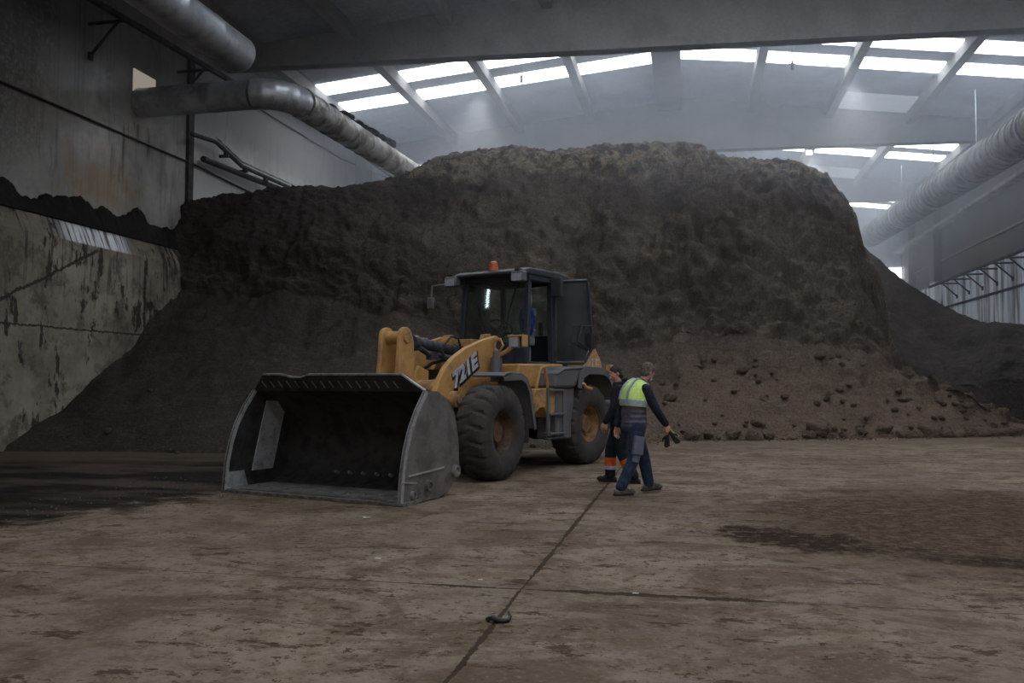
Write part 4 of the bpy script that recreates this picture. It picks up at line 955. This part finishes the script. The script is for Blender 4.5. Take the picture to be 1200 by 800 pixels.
M['hair_brown'] = grime('short_brown_hair', (58, 46, 38), (40, 33, 28), 40, .8, 0, .5, .4, .6, .01, 120)
M['navy'] = grime('navy_trouser_cloth', (42, 53, 77), (33, 42, 62), 12, .9, 0, .25, .4, .6, .01, 60)
M['navy_dark'] = grime('dark_navy_cloth', (26, 29, 42), (22, 24, 34), 12, .9, 0, .25, .4, .6, .01, 60)
M['black_cloth'] = grime('black_jacket_cloth', (20, 21, 27), (28, 28, 33), 12, .9, 0, .25, .4, .6, .01, 60)
M['fleece'] = grime('grey_violet_jacket_cloth', (92, 88, 104), (76, 72, 86), 12, .9, 0, .25, .4, .6, .01, 60)
M['hivis'] = grime('lime_hi_vis_cloth', (222, 246, 140), (204, 234, 120), 9, .7, 0, .15)
M['reflect'] = grime('silver_reflective_tape', (176, 186, 204), (156, 166, 184), 14, .4, .1, .05)
M['greypatch'] = grime('grey_trouser_patch', (104, 108, 124), (90, 94, 108), 12, .9)
M['orange'] = grime('orange_reflective_band', (236, 104, 40), (214, 92, 36), 12, .7)
M['white_band'] = grime('pale_reflective_band', (196, 200, 216), (176, 182, 200), 12, .5)
M['boot'] = grime('worn_grey_boot', (96, 90, 80), (66, 62, 56), 9, .75, 0, .2)
M['boot_black'] = grime('black_boot', (30, 29, 30), (42, 40, 38), 9, .6, 0, .2)
M['sole'] = grime('boot_sole', (34, 32, 30), (44, 41, 38), 9, .85)
M['mask'] = grime('pale_face_mask', (214, 216, 220), (196, 198, 204), 12, .8)
M['glove'] = grime('black_work_glove', (26, 30, 28), (38, 42, 38), 12, .85)
M['lime'] = grime('lime_glove_trim', (190, 224, 96), (170, 204, 84), 12, .8)

def boot(parent, ank, toe, m):
    a, t = Vector(ank), Vector(toe); d = (t-a); d.z = 0; d.normalize(); pitch = atan2(t.z-.05-(a.z-.095), .2)
    b = MB(); heel = a-d*.06; heel.z = a.z-.055
    b.tube([a+Vector((0, 0, .05)), a-Vector((0, 0, .05))], [.058, .058], 14); b.ball(heel, .045, 12, 8); b.ball(t-d*.045, .046, 12, 8, (1.1, 1.0, .8)); b.tube([heel, t-d*.05], [.045, .047], 12); b.tube([a, t-d*.1], [.055, .046], 12)
    o = solid(b, 'boot', m, parent, .007)
    b = MB(); L = d.cross(Vector((0, 0, 1))); hz, tz = heel.z-.043, t.z-.043
    pts = [(-.055, .036), (-.02, .043), (.08, .040), (.16, .048), (.205, .040), (.232, .018)]
    pl = pts+[(x, -y) for x, y in pts[::-1]]; vs = [[], []]
    for x, y in pl:
        z = hz+(tz-hz)*min(1, max(0, x/.2)); p = heel+d*(x+.01)+L*y
        for k, dz in ((0, 0), (1, .025)): vs[k].append(b.b.verts.new((p.x, p.y, z+dz)))
    n = len(pl); b.b.faces.new(vs[0]); b.b.faces.new(vs[1][::-1])
    for k in range(n): b.b.faces.new((vs[0][k], vs[0][(k+1) % n], vs[1][(k+1) % n], vs[1][k]))
    b.build('boot_sole', M['sole'], o)

# --- man walking to the right in a lime vest
G1 = ground(744, 578.5); H1 = radians(31)
w1 = empty('person', (G1.x, G1.y, 0), H1); tag(w1, 'person in a lime hi-vis vest and navy trousers striding right, head bowed, gloves in hand', 'person')
hd = (.215, 0, 1.685); hr = Matrix.Rotation(radians(24), 3, 'Y') @ Matrix.Rotation(radians(14), 3, 'Z')
sh = {1: (.05, .185, 1.44), -1: (.085, -.185, 1.445)}; el = {1: (-.07, .26, 1.17), -1: (.20, -.255, 1.17)}; wr = {1: (-.15, .24, .93), -1: (.355, -.235, .955)}
hp = {1: (.015, .095, .92), -1: (-.015, -.095, .92)}; kn = {1: (.19, .10, .50), -1: (-.07, -.11, .50)}; an = {1: (.27, .10, .115), -1: (-.265, -.11, .10)}; te = {1: (.475, .09, .075), -1: (-.055, -.12, .05)}
spine = [((0, 0, .88), .11, .15, 0), ((-.005, 0, 1.0), .105, .145, .02), ((-.01, 0, 1.12), .105, .14, .05), ((.0, 0, 1.28), .118, .165, .12), ((.03, 0, 1.40), .118, .18, .25), ((.065, 0, 1.485), .085, .15, .4), ((.09, 0, 1.53), .06, .08, .45)]
b = MB(); loft(b, spine); limb(b, [(.085, 0, 1.49), (.15, 0, 1.58), (.19, 0, 1.64)], [.062, .056, .056]); head(b, hd, hr)
for s in (1, -1):
    limb(b, [sh[s], el[s], wr[s]], [.058, .043, .030]); limb(b, [hp[s], kn[s], an[s]], [.095, .058, .042]); limb(b, [an[s], (te[s][0]-.04, te[s][1], te[s][2])], [.04, .03])
hand(b, (.358, -.235, .95), (.42, .02, -.9), (.75, .1, .4), .75, (-.35, .75, -.3))
hand(b, (-.152, .24, .925), (-.12, 0, -1), (.95, .25, 0), .45, (.2, -.9, -.1))
body = solid(b, 'body', M['skin'], w1, .0052, 2)
eyes(hd, hr, body, M['eye_white'], M['iris'])
b = MB(); P = lambda v: Vector(hd)+hr @ Vector(v)
b.ball(P((-.02, 0, .034)), .104, 22, 16, (.98, .82, .98), hr); b.ball(P((-.045, 0, -.02)), .085, 18, 12, (.72, .9, .95), hr); b.ball(P((.03, 0, .085)), .05, 14, 10, (1, 1.2, .55), hr); solid(b, 'hair', M['hair_grey'], w1, .007)
b = MB(); b.ball(P((.066, 0, -.07)), .05, 18, 12, (.85, .95, .8), hr); b.tube([P((.03, -.066, -.05)), P((-.012, -.083, .012))], .005, 6); b.tube([P((.03, .066, -.05)), P((-.012, .083, .012))], .005, 6); solid(b, 'face_mask', M['mask'], w1, .006)
# jacket body, sleeves, collar
grow = lambda rings, g, z0=None, z1=None: [(c, rx+g, ry+g, t) for c, rx, ry, t in rings if (z0 is None or c[2] >= z0) and (z1 is None or c[2] <= z1)]
jk = [((-.005, 0, .915), .165, .195, .0), ((-.006, 0, .93), .168, .197, .0)]+[(c, rx+.06-.025*(i > 1), ry+.04-.035*(i > 1), t) for i, (c, rx, ry, t) in enumerate(spine[1:6])]+[((.105, 0, 1.55), .075, .085, .45)]
b = MB(); loft(b, jk)
for z, g in ((.99, .172), (1.06, .166), (1.13, .163)): loft(b, [((-.008, 0, z-.02), g-.012, g+.02, 0), ((-.008, 0, z), g, g+.03, 0), ((-.008, 0, z+.02), g-.012, g+.02, 0)])
solid(b, 'jacket', M['fleece'], w1, .009)
b = MB()
for s in (1, -1): limb(b, [sh[s], el[s], tuple(Vector(wr[s])+Vector((0, 0, .02)))], [.076, .062, .05])
loft(b, [((.09, 0, 1.52), .078, .085, .4), ((.13, 0, 1.575), .07, .074, .5)]); solid(b, 'sleeves', M['navy_dark'], w1, .008)
vest = [((-.004, 0, 1.205), .182, .212, .08), ((.0, 0, 1.28), .184, .218, .12), ((.025, 0, 1.38), .184, .214, .22), ((.05, 0, 1.455), .164, .198, .32), ((.075, 0, 1.515), .126, .16, .42), ((.10, 0, 1.56), .08, .095, .48)]
b = MB(); loft(b, vest, 36); vo = solid(b, 'hi_vis_vest', M['hivis'], w1, .008)
b = MB(); loft(b, [((-.003, 0, 1.225), .189, .220, .09), ((-.001, 0, 1.29), .190, .225, .12)], 40); b.build('reflective_band', M['reflect'], vo, ang=60)
for y in (-.105, .105):
    b = MB(); prof = []
    # strip from the waist band up the back, over the shoulder and down the chest
    rings = [(c, rx+.006, ry+.006, t) for c, rx, ry, t in vest[1:]]
    back, front = [], []
    for c, rx, ry, t in rings:
        f = (1-min(.98, abs(y*(1-.5*max(0, (c[2]-1.44)/.12)))/ry)**2.4)**(1/2.4)
        for sgn, L in ((-1, back), (1, front)):
            v = Vector((sgn*rx*f, y*(1-.35*max(0, (c[2]-1.44)/.12)), 0)); v.rotate(Matrix.Rotation(t, 3, 'Y')); L.append(Vector(c)+v)
    path = back+front[::-1]; prev = None
    for p in path:
        row = [b.b.verts.new(p+Vector((0, d, 0))) for d in (-.026, .026)]
        if prev: b.b.faces.new((prev[0], prev[1], row[1], row[0]))
        prev = row
    o = b.build('reflective_strap', M['reflect'], vo, ang=60); m_ = o.modifiers.new('thick', 'SOLIDIFY'); m_.thickness = .012; m_.offset = 0
b = MB(); loft(b, [((0, 0, .86), .14, .17, 0), ((0, 0, .96), .14, .175, 0)]); b.ball((-.06, 0, .90), .12, 16, 12, (1, 1.35, .9))
for s in (1, -1):
    limb(b, [hp[s], tuple((Vector(hp[s])+Vector(kn[s]))/2), kn[s], tuple((Vector(kn[s])*.5+Vector(an[s])*.5)), tuple(Vector(an[s])+Vector((0, 0, .02)))], [.128, .112, .088, .082, .076])
    for f in (.12, .3, .55, .8): q = Vector(kn[s]).lerp(Vector(an[s]), f); b.ball(q, .086-.006*f, 12, 8, (1.06, 1, .35))
solid(b, 'trousers', M['navy'], w1, .009)
b = MB(); b.box((-.045, -.19, .68), (.15, .075, .25), Matrix.Rotation(radians(8), 3, 'Y')); b.box((-.075, -.165, .50), (.10, .07, .10), Matrix.Rotation(radians(14), 3, 'Y')); solid(b, 'thigh_patch', M['greypatch'], w1, .008)
for s in (1, -1): boot(w1, an[s], te[s], M['boot'])
# pair of gloves dangling from his right hand
T1 = Matrix.Translation((G1.x, G1.y, 0)) @ Matrix.Rotation(H1, 4, 'Z')
def glove(label, top, d, s, l):
    b = MB(); top, d, s, l = [Vector(v) for v in (top, d, s, l)]; d.normalize()
    g = empty('work_glove', T1 @ top, H1); tag(g, label, 'glove')
    b.tube([d*.0, d*.06, d*.11], [.024, .028, .03], 12); b.ball(d*.11, .03, 12, 8)
    for k, L in enumerate((.07, .08, .075, .06)):
        t = .024-.016*k; b.tube([d*.11+s*t, d*(.14+L*.6)+s*t*1.3+l*.004, d*(.14+L)+s*t*1.5+l*.012], [.0125, .0115, .009], 8)
    b.tube([d*.06+s*.03, d*.10+s*.062, d*.135+s*.066], [.014, .0125, .0095], 8)
    solid(b, 'glove_shell', M['glove'], g, .0055, 2)
    b = MB(); b.tube([d*-.01+s*.032, d*.06+s*.04, d*.10+s*.066, d*.14+s*.070], .008, 8); b.build('glove_cuff', M['lime'], g)
glove('black glove with lime trim held out at the front of the walking person\'s right hand', (.425, -.215, .865), (.62, .0, -.78), (.70, -.2, .55), (.3, -.9, .2))
glove('black glove hanging straight down behind the other glove in the walking person\'s hand', (.405, -.20, .855), (-.02, .1, -1), (-.8, .5, .0), (.3, -.9, .2))

# --- person behind, in black, facing left
G2 = ground(728, 565.5); H2 = radians(184)
w2 = empty('person', (G2.x, G2.y, 0), H2); tag(w2, 'person in a black hooded jacket and orange-banded trousers, half hidden beside the rear wheel', 'person')
hd = (.075, 0, 1.665); hr = Matrix.Rotation(radians(26), 3, 'Y') @ Matrix.Rotation(radians(18), 3, 'Z')
sh = {1: (.01, .19, 1.42), -1: (.01, -.19, 1.42)}; el = {1: (.10, .25, 1.15), -1: (-.03, -.25, 1.15)}; wr = {1: (.22, .235, .94), -1: (.04, -.24, .92)}
hp = {1: (0, .095, .91), -1: (0, -.095, .91)}; kn = {1: (.0, .10, .49), -1: (.16, -.10, .50)}; an = {1: (-.19, .10, .10), -1: (.17, -.10, .10)}; te = {1: (.02, .11, .05), -1: (.375, -.11, .05)}
spine = [((0, 0, .87), .11, .15, 0), ((-.0, 0, 1.0), .105, .145, 0), ((-.0, 0, 1.12), .105, .14, .0), ((-.005, 0, 1.28), .118, .165, .05), ((.0, 0, 1.40), .115, .18, .12), ((.015, 0, 1.475), .085, .15, .2), ((.025, 0, 1.52), .06, .08, .25)]
b = MB(); loft(b, spine); limb(b, [(.02, 0, 1.47), (.045, 0, 1.56), (.06, 0, 1.62)], [.062, .056, .056]); head(b, hd, hr)
for s in (1, -1):
    limb(b, [sh[s], el[s], wr[s]], [.058, .043, .030]); limb(b, [hp[s], kn[s], an[s]], [.095, .058, .042]); limb(b, [an[s], (te[s][0]-.04, te[s][1], te[s][2])], [.04, .03])
hand(b, (.225, .235, .935), (.25, 0, -.97), (.95, -.2, .2), .5, (-.2, -.9, -.1)); hand(b, (.042, -.24, .915), (.1, 0, -1), (.95, .2, 0), .5, (.1, .9, 0))
body = solid(b, 'body', M['skin'], w2, .0052, 2); eyes(hd, hr, body, M['eye_white'], M['iris'])
P = lambda v: Vector(hd)+hr @ Vector(v)
b = MB(); b.ball(P((-.022, 0, .034)), .104, 22, 16, (.98, .82, .98), hr); b.ball(P((-.045, 0, -.025)), .085, 18, 12, (.75, .92, .95), hr); solid(b, 'hair', M['hair_brown'], w2, .007)
b = MB(); loft(b, [((0, 0, .80), .165, .19, 0), ((0, 0, .92), .165, .19, 0)]+[(c, rx+.05, ry+.035, t) for c, rx, ry, t in spine[1:6]]+[((.035, 0, 1.55), .085, .09, .25)])
for s in (1, -1): limb(b, [sh[s], el[s], tuple(Vector(wr[s])+Vector((0, 0, .01)))], [.09, .07, .052])
jo = solid(b, 'jacket', M['black_cloth'], w2, .009)
b = MB(); b.ball((-.10, 0, 1.50), .10, 18, 12, (.85, 1.25, .85)); b.ball((-.08, 0, 1.57), .07, 16, 10, (.8, 1.3, .7)); b.tube([(-.05, .12, 1.52), (.05, .09, 1.50)], .035, 10); b.tube([(-.05, -.12, 1.52), (.05, -.09, 1.50)], .035, 10); solid(b, 'hood', M['black_cloth'], jo, .008)
b = MB(); loft(b, [((0, 0, .82), .14, .17, 0), ((0, 0, .95), .14, .175, 0)])
for s in (1, -1): limb(b, [hp[s], tuple((Vector(hp[s])+Vector(kn[s]))/2), kn[s], tuple((Vector(kn[s])*.5+Vector(an[s])*.5)), tuple(Vector(an[s])+Vector((0, 0, .02)))], [.125, .112, .092, .088, .082])
tr_ = solid(b, 'trousers', M['navy_dark'], w2, .009)
for s in (1, -1):
    k_, a_ = Vector(kn[s]), Vector(an[s])
    for f0, f1, r, m_, nm in ((.30, .62, .094, 'orange', 'orange_band'), (.62, .76, .092, 'white_band', 'reflective_band')):
        b = MB(); p0, p1 = k_.lerp(a_, f0), k_.lerp(a_, f1); b.cyl(p0, p1, r, r-.002, 24); b.build(nm, M[m_], tr_, ang=60)
for s in (1, -1): boot(w2, an[s], te[s], M['boot_black'])

# --- scraps on the floor
p = ground(583, 729)
b = MB(); Q = lambda x, y, z: (p.x+x, p.y+y, z)
b.tube([Q(-.075, .012, .014), Q(-.03, -.012, .03), Q(.01, -.015, .018), Q(.045, -.012, .016), Q(.07, .004, .016), Q(.075, .04, .03), Q(.055, .085, .05)], [.012, .017, .019, .016, .014, .012, .008], 10); b.ball(Q(-.06, .0, .015), .016, 10, 8); b.ball(Q(-.02, .01, .02), .02, 10, 8, (1.3, 1, .7)); b.tube([Q(-.02, .02, .025), Q(-.035, .05, .03)], [.009, .005], 8)
tag(solid(b, 'rubber_scrap', M['black'], None, .003, 1), 'crumpled black rubber scrap lying on the floor joint in the foreground', 'scrap')
def scrap(px, py, s, label, seed):
    q = ground(px, py); bm = bmesh.new(); bmesh.ops.create_grid(bm, x_segments=6, y_segments=6, size=1)
    for v_ in bm.verts: v_.co = Vector((q.x+v_.co.x*s*(1+.3*noise.noise(v_.co*2+Vector((seed, 0, 0)))), q.y+v_.co.y*s*.7, .008+.35*s*abs(noise.noise(v_.co*1.4+Vector((0, seed, 0))))))
    me = bpy.data.meshes.new('paper_scrap'); bm.to_mesh(me); bm.free(); me.materials.append(M['pale_scrap']); o = bpy.data.objects.new('paper_scrap', me); COL.objects.link(o)
    m_ = o.modifiers.new('thick', 'SOLIDIFY'); m_.thickness = .003; tag(o, label, 'scrap')
M['pale_scrap'] = grime('pale_scrap', (196, 192, 186), (170, 166, 160), 20, .8)
scrap(443, 655, .025, 'small pale scrap on the floor before the bucket', 1); scrap(430, 607, .045, 'thin pale smear of plastic on the floor close to the bucket corner', 2)
scrap(745, 696, .02, 'tiny pale scrap on the cross joint right of the joint crossing', 3); scrap(563, 680, .018, 'tiny pale scrap just behind the joint crossing', 4)

# ------------------------------------------------------------------ haze
t = NT('hall_haze'); v = t.n.new('ShaderNodeVolumeScatter'); v.inputs['Anisotropy'].default_value = .3
hx_, hy_, hz_ = t.sep(); hn = t.noise(.16, 3, .55)
hh = t.step(t.math('ADD', hz_, t.math('MULTIPLY', t.math('SUBTRACT', hn, .5), 9)), 5.0, 10.0, .10, 1.0)
hf = t.step(hy_, 17, 32, .12, 1.0)
t.l(t.math('MULTIPLY', t.math('MULTIPLY', hh, hf), .031), v.inputs['Density'])
v.inputs['Color'].default_value = lin((236, 243, 255)); t.l(v.outputs[0], t.out.inputs['Volume'])
b = MB(); b.prism([(-14.9, .03), (14.6, .03), (14.6, 12.7), (0, 14.4), (-14.9, 12.7)], (0, 17, 0), (1, 0, 0), (0, 0, 1), (0, YB-17.2, 0))
haze = b.build('haze', t.m); tag(haze, 'pale steam haze hanging in the hall above and behind the heap', 'haze', None, 'stuff')

# ------------------------------------------------------------------ light and colour
w = bpy.data.worlds.new('world'); sc.world = w; w.use_nodes = True
w.node_tree.nodes['Background'].inputs[0].default_value = lin((176, 172, 166)); w.node_tree.nodes['Background'].inputs[1].default_value = 7.0
sc.view_settings.view_transform = 'Standard'; sc.view_settings.look = 'None'; sc.view_settings.gamma = 1; sc.view_settings.use_curve_mapping = False
sc.view_settings.exposure = 0.0
cy = sc.cycles
cy.use_denoising = True; cy.max_bounces = 7; cy.diffuse_bounces = 4; cy.volume_bounces = 1; cy.transparent_max_bounces = 12; cy.caustics_reflective = False; cy.caustics_refractive = False
cy.sample_clamp_indirect = 6; cy.volume_step_rate = 2.0; cy.volume_max_steps = 128
